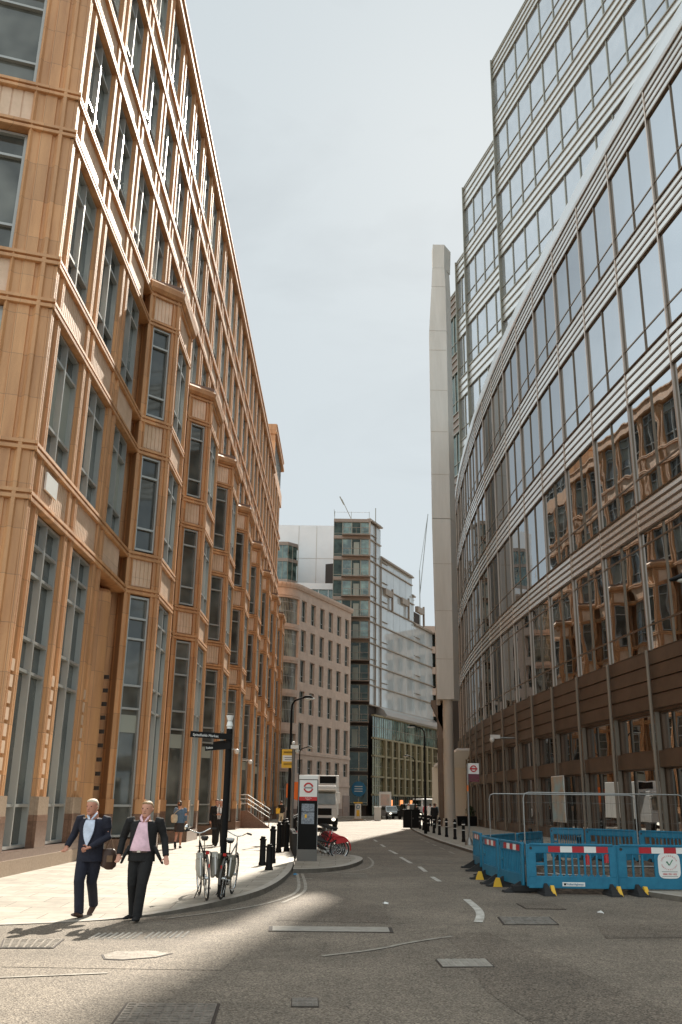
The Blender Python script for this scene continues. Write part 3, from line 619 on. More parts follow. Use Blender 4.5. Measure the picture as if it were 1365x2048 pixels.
# entrance hoarding beneath curved office
t=thing('white_entrance_wall','cream white wall panel closing the entrance recess behind the stone pylon','wall',(9.1,88,0))
mb=MB(); mb.box(-.25,3.4,0,.3,.1,5.0); mb.build('panel',M['creamp'],t)
mb=MB(); mb.hexa([(1.3,-6.5,6.2),(3.6,-6.5,6.2),(3.6,0,5.0),(-.1,0,5.0),(1.3,-6.5,6.4),(3.6,-6.5,6.4),(3.6,0,5.2),(-.1,0,5.2)]); mb.build('canopy',M['panel'],t)
M['glassC']=glassmat('corner_pane',(.16,.17,.14),(.85,.88,.85),.05,.01,.5,1.9,.8); M['glassG']=glassmat('green_pane',(.10,.15,.13),(.8,.9,.88),.05,.01,.5,2.0,.7); M['glassY']=glassmat('olive_pane',(.09,.085,.045),(.8,.78,.6),.05,.01,.6,1.8,.9)
M['slabG']=mat('pinkish_slab',(.30,.235,.19),.6); M['railG']=mat('tan_rail',(.33,.27,.215),.5,.3); M['buffrefl']=mat('buff_reflection',(.30,.255,.155),.7); M['shopglow']=mat('shop_glow',(.5,.2,.08),.5,emis=((1,.35,.12),.6))
# ------ pink stone building with rounded corner
PB=thing('pink_stone_building','six storey pinkish stone office block with a rounded glazed corner','building')
pd=Vector((.4226,.9063)); pe=Vector((1.6,122)); p0=pe-pd*15.2
face=Seg(tuple(p0),tuple(pe))
face_n=face.n
rc=3.2; cen=p0-face.n*rc
arc=[]
a_end=math.atan2(face.n.y,face.n.x)
for i in range(9):
    a=a_end-R(68)*(1-i/8); arc.append((cen.x+rc*math.cos(a),cen.y+rc*math.sin(a)))
left=(arc[0][0]-14,arc[0][1]+1.0)
poly=[left]+arc+[tuple(pe)]
def shrink(p,d): return (p[0]-d*.3-.0,p[1]+d)
core=MB(); core.prism([(q[0]-.15,q[1]+.55) for q in poly[:-1]]+[(pe.x-.45,pe.y-.1),(pe.x-8,pe.y+10),(left[0],left[1]+20)],0,26.6); core.build('core',M['glassD'],PB)
PW=[(22.5,25.1),(18.9,21.5),(15.3,17.9),(11.65,14.25),(7.45,10.6),(4.85,6.45)]
nW=6; bay=15.2/nW; ws=[]; wall=MB()
zs=[.1]+[z for pr in reversed(PW) for z in pr]+[26.4]
for k in range(0,len(zs),2): wall.sbox(face,0,15.2,-.4,0,zs[k],zs[k+1])
for (z0,z1) in PW:
    for b in range(nW+1):
        a0=max(0,b*bay-.6); a1=min(15.2,b*bay+.6); wall.sbox(face,a0,a1,-.4,0,z0,z1)
        if b<nW: ws.append((face,b*bay+.6,-.3,z0,bay-1.2,z1-z0,[.5],[.7],'P',M['glassD'],M['frame'],.06))
wall.sext(face,[(-.5,0),(.15,0),(.3,.35),(.3,.6),(-.5,.6)],-.1,15.4,26.2)
wall.sext(face,[(-.3,0),(.10,0),(.10,.3),(-.3,.3)],0,15.2,7.0); wall.sext(face,[(-.3,0),(.1,0),(.1,.25),(-.3,.25)],0,15.2,3.6)
cs=[Seg(arc[i],arc[i+1]) for i in range(8)]+[Seg(left,arc[0])]
CWN=[(21.9,25.0),(18.0,21.2),(14.2,17.3),(10.4,13.4),(5.8,9.2),(1.2,5.0)]
for j,g in enumerate(cs):
    e=.0 if j<8 else 0
    zz=[.1]+[z for pr in reversed(CWN) for z in pr]+[26.4]
    for k in range(0,len(zz),2):
        wall.sbox(g,0,g.L,-.5,0,zz[k],zz[k+1])
        wall.sext(g,[(-.3,0),(.07,0),(.07,.12),(-.3,.12)],0,g.L,zz[k]+.25)
    wall.sext(g,[(-.5,0),(.15,0),(.3,.35),(.3,.6),(-.5,.6)],0,g.L,26.2)
    for (z0,z1) in CWN: ws.append((g,0,-.3,z0,g.L,z1-z0,[.5] if j<8 else [i/12 for i in range(1,12)],[.5*(z1-z0),z1-z0-.5],'Pc%d'%(j==8),M['glassD2'] if False else M['glassC'],M['frame'],.05))
wall.build('wall',M['pink'],PB)
place_windows(PB,ws,100)
mb=MB(); mb.sbox(face,13.2,15.25,-.3,.06,.1,2.6); mb.sbox(face,0,13.0,-.3,.06,.1,1.0); mb.build('plinth',M['granite'],PB)
# ---------------------------------------------------------------- glass tower at the end of the street
GT=thing('corner_glass_tower','dark green and silver glass office tower with stacked balconies at the end of the street','building')
g1=Seg((-1.0,126),(4.17,126)); g2=Seg((4.17,126),(4.17+.4226*62,126+.9063*62))
core=MB(); core.prism([(-1.0,126.5),(3.9,126.5),(3.9+.4226*4.3,126.5+.9063*4.3),(-1,134)],0,40.6)
core.prism([g2.P(4.2,-.5,0)[:2],g2.P(17.4,-.5,0)[:2],g2.P(17.4,-9,0)[:2],g2.P(4.2,-9,0)[:2]],0,36)
core.prism([g2.P(4.2,-.5,0)[:2],g2.P(22,-.5,0)[:2],g2.P(22,-9,0)[:2],g2.P(4.2,-9,0)[:2]],0,31)
core.prism([g2.P(22,-.5,0)[:2],g2.P(60,-.5,0)[:2],g2.P(60,-14,0)[:2],g2.P(22,-14,0)[:2]],0,28.5)
core.build('core',M['gap'],GT)
fz=[1.0,5.3,8.3,11.7,14.5,17.2,20.0,23.0,26.0,28.95,31.8,34.8,37.9,40.4]
ws=[]; sl=Multi(); slD=Multi(); bal=Multi()
for i in range(len(fz)-1):
    z0,z1=fz[i]+.45,fz[i+1]-.02
    sec=0
    for j,(a,b) in enumerate(((.0,1.3),(1.3,2.6),(2.6,3.9),(3.9,5.1))):
        gl=M['glassD'] if (i*3+j)%3 else M['glassG']
        if i>=9: gl=M['glassG'] if j%2 else M['glassD']
        if i<7 and not (j==2 and i%2): gl=M['glassD']
        ws.append((g1,a,-.1,z0,b-a,z1-z0,[],[.35],'G%d'%(gl==M['glassG']),gl,M['fin2'],.06))
    (sl if i>5 else slD)[i].sbox(g1,0,5.17,-.5,.1,fz[i+1]-.02,fz[i+1]+.45)
    if i>2:
        bal[i].sbox(g1,1.2,5.2,.02,.9,fz[i]+.36,fz[i]+.46); 
        for q in range(5): bal[i].sbox(g1,1.3+q*.95,1.34+q*.95,.85,.89,fz[i]+.46,fz[i]+1.4)
        bal[i].tube([g1.P(1.2,.87,fz[i]+1.42),g1.P(5.2,.87,fz[i]+1.42)],.03)
sl.build('floor_slab',M['slabG'],GT); slD.build('floor_slab',M['gap'],GT); bal.build('balcony',M['slabG'],GT)
# pale blind strip inside the dark corner
for i in range(2,12): mb=MB(); mb.sbox(g1,2.9,3.7,-.07,-.03,fz[i]+.6,fz[i+1]-.5); mb.build('blind',M['greenish'],GT)
ln=Multi(); pn=[]
heights=[(0,4.25,41.0),(4.25,17.4,36.4),(17.4,18.1,33.4),(18.1,60,29.0)]
for i in range(4,len(fz)-1):
    z0,z1=fz[i],fz[i+1]
    for (a,b,zt) in heights:
        if z0>=zt-.5: continue
        zz=min(z1,zt); n=max(1,round((b-a)/2.8)); w=(b-a)/n
        for k in range(n): pn.append((g2,a+k*w,-.06,z0+.12,w,zz-z0-.12,[],[],'GM%.2f'%w,M['glassM'],M['glassM'],.002))
        ln[(i,a)].sbox(g2,a,b,-.4,.12,z0-.07,z0+.07)
        if i>4: ln[(i,a)].sbox(g2,a+.6,a+min(2.6,b-a),-.1,.12,z0+.75,z0+.8)
for (a,b,zt) in heights: ln[zt].sbox(g2,a,b,-.4,.35,zt-.45,zt-.25); ln[zt].sbox(g2,a,b,-.4,.1,zt-.25,zt)
for s in (.0,2.2,4.25): ln['v%s'%s].sbox(g2,s-.04,s+.04,-.1,.14,14.5,41 if s<4 else 36)
for k,s in enumerate((8.2,15.0,21.9)): ln['t%d'%k].sbox(g2,s-2.8,s,-.2,.35,30.9,31.8); ln['t%d'%k].sbox(g2,s-.1,s+.1,.1,.4,28.9,32.2)
ln.build('facade_rail',M['railG'],GT)
place_windows(GT,ws+pn,100)
mb=MB(); mb.tube([(-.9,126.1,41),(-1.0,126,42.3)],.03)
for x in (-.9,1.5,4.1): mb.tube([(x,126.1,40.9),(x,126.1,42.0)],.03)
mb.tube([(-.9,126.1,41.9),(4.1,126.1,41.9)],.02); mb.tube([(1.5,126.5,41),(.1,126.5,44)],.05); mb.tube([(-.2,126.5,44.4),(.4,126.5,43.2)],.09); mb.tube([(5.1,128,41),(5.1,128,43.2)],.06)
mb.build('roof_mast',M['fin2'],GT)
# lower glazed wing
LG=thing('low_glazed_wing','low green glazed wing with a curved silver roof beneath the mirrored tower wall','building')
g3=Seg(g2.P(.2,.6,0)[:2],g2.P(60,.6,0)[:2]); ws=[]; ln=Multi()
for (z0,z1,gl) in ((10.2,13.0,'glassG'),(7.9,10.0,'glassY'),(5.2,7.7,'glassY'),(2.9,5.0,'glassY'),(.2,2.7,'glassD')):
    for k in range(20): ws.append((g3,k*1.6,-.1,z0,1.6,z1-z0,[.5],[(z1-z0)*.5],'W'+gl,M[gl],M['fin2'],.05))
    ln[z0].sbox(g3,0,32,-.3,.15,z1,z1+.22)
place_windows(LG,ws,100)
ln.build('floor_band',M['buffrefl'],LG)  # buff bands and pilasters paint in the reflection of a yellow building
mb=MB(); mb.sext(g3,[(-2,0),(.4,0),(.6,.25),(.2,.9),(-.6,1.5),(-2,1.7)],3.5,34,13.1); mb.build('roof',M['coping'],LG)
for k in range(9): mb=MB(); mb.sbox(g3,3.8+k*2.4,4.35+k*2.4,-.2,.28,2.9,10.0); mb.build('pilaster',M['buffrefl'],LG)
for k in range(5): mb=MB(); mb.sbox(g3,6+k*4.0,6.9+k*4.0,-.05,.06,1.4,2.2); mb.build('lit_shop_sign',M['shopglow'],LG)
# white slab building behind
WS=thing('white_clad_block','plain white panel clad block behind the pink building','building',(-5,138,0))
mb=MB(); mb.box(-12,4.0,0,12,0,43.4); mb.build('wall',M['panel'],WS)
mb=MB()
for x in (-8.6,-5.0,-1.6,1.2): mb.box(x,x+.06,-.03,.02,26,43.3)
for z in (30,34,38): mb.box(-12,4,-.025,.02,z,z+.05)
mb.build('panel_joint',M['stone2'],WS)
GB=thing('small_green_glass_bay','small green glass bay at the edge of the white clad block','building',(-7.6,131,0))
for z in (26,29.2,32.5,35.7,38.2): mb=MB(); mb.prism([(-4,0),(-.2,0),(1.2,1.4),(1.2,3),(-4,3)],z,z+.5); mb.build('floor_slab',M['slabG'],GB)
mb=MB(); mb.prism([(-4,.12),(-.25,.12),(1.05,1.45),(1.05,3),(-4,3)],20,38.3); mb.build('glazing',M['glassG'],GB)
mb=MB()
for x in (-3,-2,-1,-.2): mb.box(x,x+.06,.02,.12,20,38.3)
for q in (.45,1.2): mb.box(q,q+.06,q+.2-.04,q+.26,20,38.3)
mb.build('mullion',M['fin2'],GB)
MG=thing('glazed_link_block','low pale glazed storey between the pink building and the white block','building',(-8,129,0))
mb=MB(); mb.box(-4,8.6,0,2,20,31.0); mb.build('glazing',M['glassG'],MG)
mb=MB(); mb.box(-4,8.7,-.3,2.2,31.0,31.9); mb.box(-4,8.7,-.2,.2,28.6,29.0)
for k in range(9): mb.box(-3.5+k*1.4,-3.42+k*1.4,-.1,.05,20,31)
mb.build('roof_edge',M['panel'],MG)
# pale stone frame building seen past the pylon
SF=thing('stone_frame_building','pale stone framed building with dark openings glimpsed left of the stone pylon','building',(14.6,150,0))
mb=MB()
for z in (0.1,5.0,8.4,11.8,15.2,18.6,22,25.4,28.8): mb.box(-.6,12,0,.6,z,z+1.1)
for x in (-.6,1.4,4,6.6,9): mb.box(x,x+.9,.05,.62,0,29.9)
mb.build('wall',M['pink'],SF)
mb=MB(); mb.box(-.5,12,.5,10,0,29.5); mb.build('glazing',M['glassD'],SF)
# distant crane jib
t=thing('tower_crane','thin lattice crane mast far beyond the mirrored tower wall','crane',(22.5,240,0))
mb=MB(); mb.tube([(-1,0,0),(-1,0,62)],.14,4); mb.tube([(-1,0,55),(1.5,0,78)],.11,4); mb.tube([(-1,0,62),(1.5,0,78)],.07,4); mb.build('jib',M['steel'],t)
# ---------------------------------------------------------------- street furniture
NRM=R(90)
def bollard(h=.98,r=.085):
    t=put('bollard',None)
    mb=MB(); mb.hloft([(0,0,0,r+.02,r+.02),(0,0,.10,r+.015,r+.015),(0,0,.13,r,r),(0,0,h-.16,r*.93,r*.93),(0,0,h-.14,r+.012,r+.012),(0,0,h-.10,r+.012,r+.012),(0,0,h-.08,r*.75,r*.75),(0,0,h-.02,r*.8,r*.8),(0,0,h,r*.35,r*.35)],14)
    mb.build('post',M['black'],t,smooth=True); return t
def banded():
    t=bollard(.95,.075); mb=MB(); mb.hloft([(0,0,.74,.080,.080),(0,0,.79,.080,.080)],14); mb.hloft([(0,0,.50,.079,.079),(0,0,.53,.079,.079)],14); b=mb.build('white_band',M['white'],t); return t
L_spots=[(-1.68,24.7,.62,'short front black bollard nearest the kerb corner on the sunlit left pavement'),(-1.98,26.4,.75,'black bollard just left of the short front bollard'),(-1.78,27.4,1.0,'tall black bollard just behind the short front one'),
(-1.95,33.2,1.0,'black bollard of the second cluster, nearest the slim lamp column'),(-1.72,33.9,1.0,'black bollard of the second cluster on its kerb side')]+[(-2.02-.008*i*3,37.2+2.4*i,1.0,'black bollard in the receding left kerb row') for i in range(12)]
pb0=bollard(1.0)
for i,(x,y,h,lab) in enumerate(L_spots):
    o=pb0 if i==0 else copy_tree(pb0)
    o.location=(x,y,.1); o.scale=(1,1,h); tag(o,lab,'bollard','black bollards along the left kerb')
pb1=banded(); R_spots=[(5.9,44.7),(5.9,47.9),(5.85,51.1),(5.8,54.1),(5.8,57.2),(5.75,60.2),(5.75,63.4),(5.8,66.5),(6.3,31.3),(7.6,30.2),(9.0,29.0)]
for i,(x,y) in enumerate(R_spots):
    o=pb1 if i==0 else copy_tree(pb1); o.location=(x,y,.1)
    tag(o,('black bollard with white bands standing among the rear blue barriers' if i>7 else ('nearest white banded bollard of the right kerb row, beside the bus stop pole' if i==0 else 'slim black bollard with white bands in the right kerb row beyond the bus stop')),'bollard','white banded bollards on the right pavement' if i<=7 else 'banded bollards behind the barriers')
def lamp_post(loc,h,reach,label,group='street lamps'):
    t=thing('street_lamp',label,'street lamp',loc,0,group); s=1 if reach>0 else -1
    mb=MB(); mb.tube([(0,0,0),(0,0,1.3)],.095,12); mb.tube([(0,0,1.3),(0,0,h-.5)],[.07,.05],12); mb.build('column',M['black'],t,smooth=True)
    mb=MB(); mb.tube([(0,0,h-.5),(0.02*s,0,h-.25),(.14*s,0,h-.06),(.35*s,0,h+.02),(abs(reach)*.7*s,0,h+.07)],.04,8); mb.build('arm',M['black'],t,smooth=True)
    r=abs(reach); mb=MB(); mb.tube([(r*.65*s,0,h+.06),(r*.8*s,0,h+.10),(r*1.1*s,0,h+.10),(r*1.32*s,0,h+.02)],[(.04,.05),(.10,.07),(.14,.08),(.03,.03)],12); mb.build('lamp_head',M['black'],t,smooth=True)
    mb=MB(); mb.ball((r*1.03*s,0,h+.03),.26,.11,.06); mb.build('lens',M['headoff'],t,smooth=True); return t
lamp_post((-2.05,41.2,.1),6.0,.75,'tall black curved arm street lamp carrying the yellow parking notice')
lamp_post((-3.1,78,.1),5.9,.8,'smaller distant black street lamp behind the first one on the left pavement')
lamp_post((5.2,56,.1),6.0,-.75,'black curved arm street lamp on the right pavement, in front of the stone pylon')
lamp_post((7.4,90,.1),5.9,-.8,'most distant black street lamp standing in front of the low glazed wing')
lamp_post((8.15,17.5,.1),5.9,-1.25,'street lamp whose dark head pokes in from the right edge of the photo')
t=thing('parking_notice','yellow and white parking notice strapped to the tall left street lamp','sign',(-2.12,41.08,3.15))
mb=MB(); mb.box(-.29,.29,-.02,.0,0,.78); mb.build('panel',M['yellow'],t)
mb=MB(); mb.box(-.25,.25,-.026,-.02,.27,.52); mb.build('white_field',M['white'],t)
mb=MB()
for z in (.62,.66,.12,.18): mb.box(-.2,.18,-.025,-.02,z,z+.022)
for z in (.33,.42): mb.box(-.16,.16,-.031,-.026,z,z+.02)
mb.build('lettering',M['black'],t)
t=thing('camera_pole','grey slim pole with a small white camera on top, between lamp and kerb','camera pole',(-1.78,38.5,.1))
mb=MB(); mb.tube([(0,0,0),(0,0,3.7)],.065,10); mb.build('pole',M['greypole'],t); mb=MB(); mb.box(-.12,.2,-.1,.1,3.72,3.86); mb.ball((-.02,0,3.95),.07); mb.build('camera',M['white'],t); mb=MB(); mb.ball((.14,0,3.64),.09); mb.build('dome',M['headoff'],t)
# fingerpost
t=thing('fingerpost','tall black pedestrian fingerpost with two arms beside the parked bicycles','signpost',(-2.05,17.75,.1))
mb=MB(); mb.tube([(0,0,0),(0,0,2.95)],.06,14); mb.tube([(0,0,0),(0,0,.35)],.072,14); mb.build('post',M['black'],t,smooth=True)
mb=MB(); mb.tube([(.0,0,2.95),(.0,0,3.0)],.05,10); mb.tube([(0,0,3.0),(0,0,3.09)],[.065,.045],12); mb.tube([(0,0,3.1),(0,0,3.2)],[.045,.075],12); mb.build('finial',M['white'],t,smooth=True)
a=put('arm',None,t,(0,0,2.80),R(8)); mb=MB(); mb.box(-.72,.06,-.018,.018,-.055,.055); 
me=mb.mesh('arm',M['black']); a.data=None
arm=put('arm',me,t,(0,-.075,2.80),R(9)); bpy.data.objects.remove(a); arm.rotation_euler=(0,R(2.5),R(9))
text('Spitalfields Market',.065,M['white'],arm,'lettering',(-.43,-.021,-.008),(NRM,0,0))
me=MB().box(-.52,.06,-.018,.018,-.055,.055).mesh('arm',M['black']); arm=put('arm',me,t,(0,-.06,2.63)); arm.rotation_euler=(0,R(-3),R(-28))
text('Toilets',.06,M['white'],arm,'lettering',(-.42,-.021,-.005),(NRM,0,0))
me=MB().box(-.50,.06,-.018,.018,-.05,.05).mesh('arm',M['black']); arm=put('arm',me,t,(0,.04,2.70)); arm.rotation_euler=(0,R(-2),R(-48))
# cycle hire totem
t=thing('cycle_hire_totem','black cycle hire totem with a red ring logo on the kerbed island','information totem',(-.85,28.7,.1),R(2))
mb=MB(); mb.box(-.30,.30,-.13,.13,0,.32); mb.build('base',M['greypole'],t,bevel=.006)
mb=MB(); mb.box(-.28,.28,-.11,.11,.32,2.36); mb.build('body',M['black'],t,bevel=.01)
mb=MB(); mb.box(-.295,-.28,-.115,.115,.32,2.30); mb.box(.28,.295,-.115,.115,.32,2.30); mb.build('side_trim',M['steel'],t)
mb=MB(); mb.box(-.285,.285,-.13,.13,2.30,2.42); mb.build('cap',M['white'],t,bevel=.008)
mb=MB(); mb.box(-.265,.265,-.122,-.105,1.80,2.28); mb.build('logo_panel',M['white'],t)
mb=MB(); mb.torus((0,-.126,2.06),.125,.024,'y',40,6,a0=R(12),a1=R(168)); mb.torus((0,-.126,2.06),.125,.024,'y',40,6,a0=R(192),a1=R(348)); mb.build('ring_logo',M['red'],t)
mb=MB(); mb.box(-.12,.12,-.127,-.122,2.035,2.085); mb.build('logo_bar',M['steel'],t)
mb=MB(); mb.box(-.265,.265,-.124,-.105,1.69,1.80); mb.build('red_strip',M['red'],t)
text('Cycle hire',.048,M['white'],t,'lettering',(0,-.127,1.765),(NRM,0,0)); text('station',.04,M['white'],t,'lettering',(0,-.127,1.72),(NRM,0,0))
mb=MB(); mb.box(-.19,.19,-.118,-.11,1.38,1.60); mb.box(-.19,.19,-.118,-.11,1.03,1.36); mb.build('map_panel',mat('map_print',(.10,.12,.15),.4,col2=(.30,.33,.36),nscale=22),t)
mb=MB(); mb.prism([(-.09,-.122),(-.03,-.122),(-.03,-.119),(-.09,-.119)],1.2,1.30); mb.build('map_marker',M['yellow'],t)
# bus stop
t=thing('bus_stop_flag','bus stop pole with a white roundel flag and dark red lower panel','bus stop',(5.72,41.5,.1))
mb=MB(); mb.tube([(0,0,0),(0,0,3.35)],.045,10); mb.hloft([(0,0,0,.2,.2),(0,0,.1,.18,.18),(0,0,.3,.06,.06)],12); mb.build('pole',M['steel'],t,smooth=True)
mb=MB(); mb.box(.03,.50,-.03,.0,2.93,3.38); mb.build('flag',M['white'],t)
mb=MB(); mb.torus((.265,-.035,3.15),.12,.025,'y',32,6); mb.box(.10,.43,-.05,-.03,3.12,3.18); mb.build('roundel',M['red'],t)
mb=MB(); mb.box(.03,.50,-.03,.0,2.72,2.93); mb.box(.03,.5,-.03,0,2.60,2.70); mb.build('route_panel',mat('maroon_panel',(.12,.008,.02),.4),t)
mb=MB(); mb.box(-.05,.02,-.05,.03,2.2,2.45); mb.build('request_plate',M['orange'],t)
# utility cabinet, banners, island bollard, A-board
t=thing('utility_cabinet','black roadside cabinet standing behind the right bollard row','cabinet',(5.4,69,.1)); mb=MB(); mb.box(-.6,.6,-.2,.2,0,1.2); mb.box(-.63,.63,-.23,.23,1.2,1.26); mb.build('case',M['black'],t,bevel=.02); mb=MB(); mb.box(-.01,.01,-.21,-.2,.08,1.15); mb.box(.08,.12,-.215,-.2,.6,.7); mb.build('door_seam',M['greypole'],t)
for x,z0,z1,lab in ((-4.05,2.0,3.1,'narrow faded orange banner on its own slim pole at the far left'),(-3.4,1.9,3.25,'wider orange banner, right of the narrow faded one')):
    t=thing('banner',lab,'banner',(x,80,.1),0,'orange banners'); w=.17 if x<-4 else .30
    mb=MB(); mb.tube([(-w-.05,0,0),(-w-.05,0,z1+.1)],.04,8); mb.build('pole',M['greypole'],t)
    mb=MB(); mb.hexa([(-w,-.02,z0),(w*.6,-.02,z0-.15),(w*.6,.0,z0-.15),(-w,0,z0),(-w,-.02,z1),(w,-.02,z1),(w,0,z1),(-w,0,z1)]); mb.build('cloth',M['orange'],t)
t=thing('island_bollard','yellow and white keep left bollard on the traffic island','bollard',(2.2,97.5,.1))
mb=MB(); mb.box(-.55,.55,-.3,.3,0,.12); mb.build('base',M['plinth'],t); mb=MB(); mb.hloft([(0,0,.12,.34,.2),(0,0,1.55,.30,.18)],4); mb.build('shell',M['white'],t); mb=MB(); mb.box(-.16,.16,-.29,-.2,.35,.95); mb.box(-.45,.45,-.1,.1,1.6,1.72); mb.build('yellow_panel',M['yellow'],t)
mb=MB(); mb.torus((0,-.22,1.25),.17,.03,'y',20,5); mb.build('arrow_disc',M['signblue'],t)
t=thing('white_kiosk_post','short plain white post just right of the yellow island bollard','post',(4.3,100,0)); mb=MB(); mb.box(-.35,.35,-.3,.3,0,1.3); mb.box(-.4,.4,-.35,.35,1.3,1.38); mb.build('case',M['white'],t,bevel=.02)
t=thing('poster_board','tall white poster board standing by the far shop front','poster board',(6.0,118,.0)); mb=MB(); mb.box(-.75,.75,-.1,.1,.2,3.1); mb.build('board',M['white'],t); mb=MB(); mb.box(-.55,.55,-.12,-.1,1.5,2.8); mb.build('print',mat('poster_print',(.5,.45,.4),.6,col2=(.75,.5,.4),nscale=2),t); mb=MB(); mb.box(-.7,-.5,-.08,.08,0,.2); mb.box(.5,.7,-.08,.08,0,.2); mb.build('foot',M['black'],t)
t=thing('round_blue_sign','round blue sign with white lines on the dark tower base','sign',(2.9,125.6,3.5))
me=MB(); me.tube([(0,-.1,0),(0,.02,0)],.95,32); me.build('disc',M['signblue'],t); mb=MB()
for z in (.3,0,-.3): mb.box(-.55,.5,-.12,-.1,z-.05,z+.05)
mb.build('lettering',M['white'],t)
t=thing('security_camera','white security camera on an arm on the louvred wall, above the bus stop','camera',(9.9,60,5.75)); mb=MB(); mb.tube([(1.5,0,.1),(.15,0,.1)],.05,8); mb.build('arm',M['steel'],t); mb=MB(); mb.box(-.1,.5,-.12,.12,.05,.28); mb.ball((0,0,-.02),.16,.16,.18); mb.build('housing',M['white'],t,smooth=True)
for i,(x,y,z) in enumerate(((-5.7,52,4.3),(-5.75,61,4.1))):
    t=thing('security_camera',['white dome camera on the nearer bay of the terracotta block','white dome camera on the farther bay, above the entrance steps'][i],'camera',(x,y,z),0,'cameras on the terracotta block'); mb=MB(); mb.tube([(-.6,0,.15),(.1,0,.15)],.03,8); mb.build('arm',M['steel'],t); mb=MB(); mb.ball((.15,0,.05),.14); mb.build('dome',M['white'],t,smooth=True)
t=thing('planter','dark box planter with a clipped shrub against the cream entrance wall','planter',(10.6,78,.1)); mb=MB(); mb.box(-.8,.8,-.35,.35,0,.75); mb.build('box',M['black'],t,bevel=.02)
mb=MB(); random.seed(5)
for i in range(260):
    a=random.random()*6.28; b=random.random()*3.14; r=.42*random.random()**.4; c=Vector((.3+r*math.cos(a)*math.sin(b),r*math.sin(a)*math.sin(b),1.1+r*math.cos(b))); d=Vector((random.uniform(-1,1),random.uniform(-1,1),random.uniform(-1,1))).normalized()*.07; e=d.cross(Vector((.3,.5,.8))).normalized()*.05
    mb.add([c-d,c-e,c+d,c+e],[(0,1,2,3)])
mb.build('foliage',mat('box_leaf',(.035,.06,.02),.6,col2=(.07,.10,.035),nscale=3),t)
# ---------------------------------------------------------------- barriers
def barrier(kind=0):
    t=put('water_barrier',None); mb=MB(); W2=1.0
    mb.box(-.98,.98,-.03,.03,.80,.98); mb.box(-.98,.98,-.028,.028,.12,.36)
    mb.box(-.98,-.80,-.032,.032,.34,.82); mb.box(.84,.98,-.032,.032,.34,.82); mb.box(-.93,.93,-.05,.05,.955,1.0)
    if kind==0:
        mb.box(-.62,-.55,-.022,.022,.35,.81); mb.box(-.80,-.62,-.02,.02,.56,.62)
        for i in range(9): x=-.40+i*.138; mb.box(x-.022,x+.022,-.022,.022,.35,.81); 
        for i in range(9):
            x=-.40+i*.138; mb.prism([(x-.05,-.018),(x+.05,-.018),(x+.05,.018),(x-.05,.018)],.345,.39); mb.prism([(x-.05,-.018),(x+.05,-.018),(x+.05,.018),(x-.05,.018)],.77,.805)
    else:
        mb.box(-.20,.42,-.026,.026,.35,.81)
        for x in (-.66,-.45,.60,.74): mb.box(x-.022,x+.022,-.022,.022,.35,.81)
    mb.tube([(.99,0,.15),(.99,0,.98)],.03,8); mb.tube([(-.99,0,.15),(-.99,0,.98)],.03,8)
    mb.build('panel',M['blue'],t,bevel=.012)
    mb=MB(); mm=[]
    a,b=-.52,.82; n=5; w=(b-a)/n
    for i in range(n): mb.box(a+i*w,a+(i+1)*w,-.036,-.031,.825,.945,i%2)
    mb.build('reflective_strip',[M['redm'],M['white']],t)
    mb=MB(); 
    for x in (-.91,-.66): mb.tube([(x,-.034,.9),(x,.034,.9)],.03 if x<-.8 else .001,12)
    mb.build('lifting_hole',M['gap'],t)
    for x,yl in ((-.62,1),(.84,0)):
        f=MB(); f.hexa([(x-.13,-.42,0),(x+.13,-.42,0),(x+.13,.42,0),(x-.13,.42,0),(x-.11,-.40,.04),(x+.11,-.40,.04),(x+.11,.40,.04),(x-.11,.40,.04)])
        f.hexa([(x-.09,-.34,.04),(x+.09,-.34,.04),(x+.09,.34,.04),(x-.09,.34,.04),(x-.03,-.05,.22),(x+.03,-.05,.22),(x+.03,.05,.22),(x-.03,.05,.22)])
        fo=f.build('foot',M['rubber'],t)
        y=MB(); y.hexa([(x+.07,-.30,.0),(x+.17,-.30,.0),(x+.17,-.1,.0),(x+.07,-.1,.0),(x+.07,-.22,.19),(x+.14,-.22,.19),(x+.14,-.15,.19),(x+.07,-.15,.19)]); y.build('yellow_tab',M['yellow'],fo)
    return t
def at_ends(o,a,b,z=0):
    v=Vector(b)-Vector(a); o.location=((a[0]+b[0])/2,(a[1]+b[1])/2,z); o.rotation_euler=(0,0,math.atan2(v.y,v.x)); o.scale=(v.length/2.0,1,1.0); o.rotation_euler.z+=random.uniform(-.02,.02); o.rotation_euler.x=random.uniform(-.02,.02)
B0=barrier(0); B1=barrier(1)
spots=[(B0,(4.0,20.35),(5.88,20.4),0,'blue plastic barrier with white company strip, standing frontmost facing the camera'),(B1,(5.9,20.42),(7.9,20.6),0,'blue barrier with a round white site sign at the right edge of the photo'),
(0,(3.80,22.5),(3.96,20.6),0,'blue barrier turned side on, nearest of the left side run'),(0,(3.72,24.5),(3.79,22.6),0,'blue barrier turned side on, second of the left side run'),
(0,(4.05,28.6),(4.0,26.7),0,'blue barrier end on at the far left corner of the enclosure'),
(0,(3.75,24.9),(5.1,27.4),0,'blue barrier slanting away inside the enclosure, nearer one'),(0,(5.15,27.5),(6.4,30.0),0,'blue barrier slanting away inside the enclosure, farther one'),
(0,(6.75,30.4),(7.7,30.0),.1,'small looking blue barrier at the back, left of the rear group'),(0,(7.75,30.0),(9.0,28.9),.1,'blue barrier in the middle of the rear group'),(0,(9.05,28.8),(10.2,27.6),.1,'blue barrier at the right end of the rear group')]
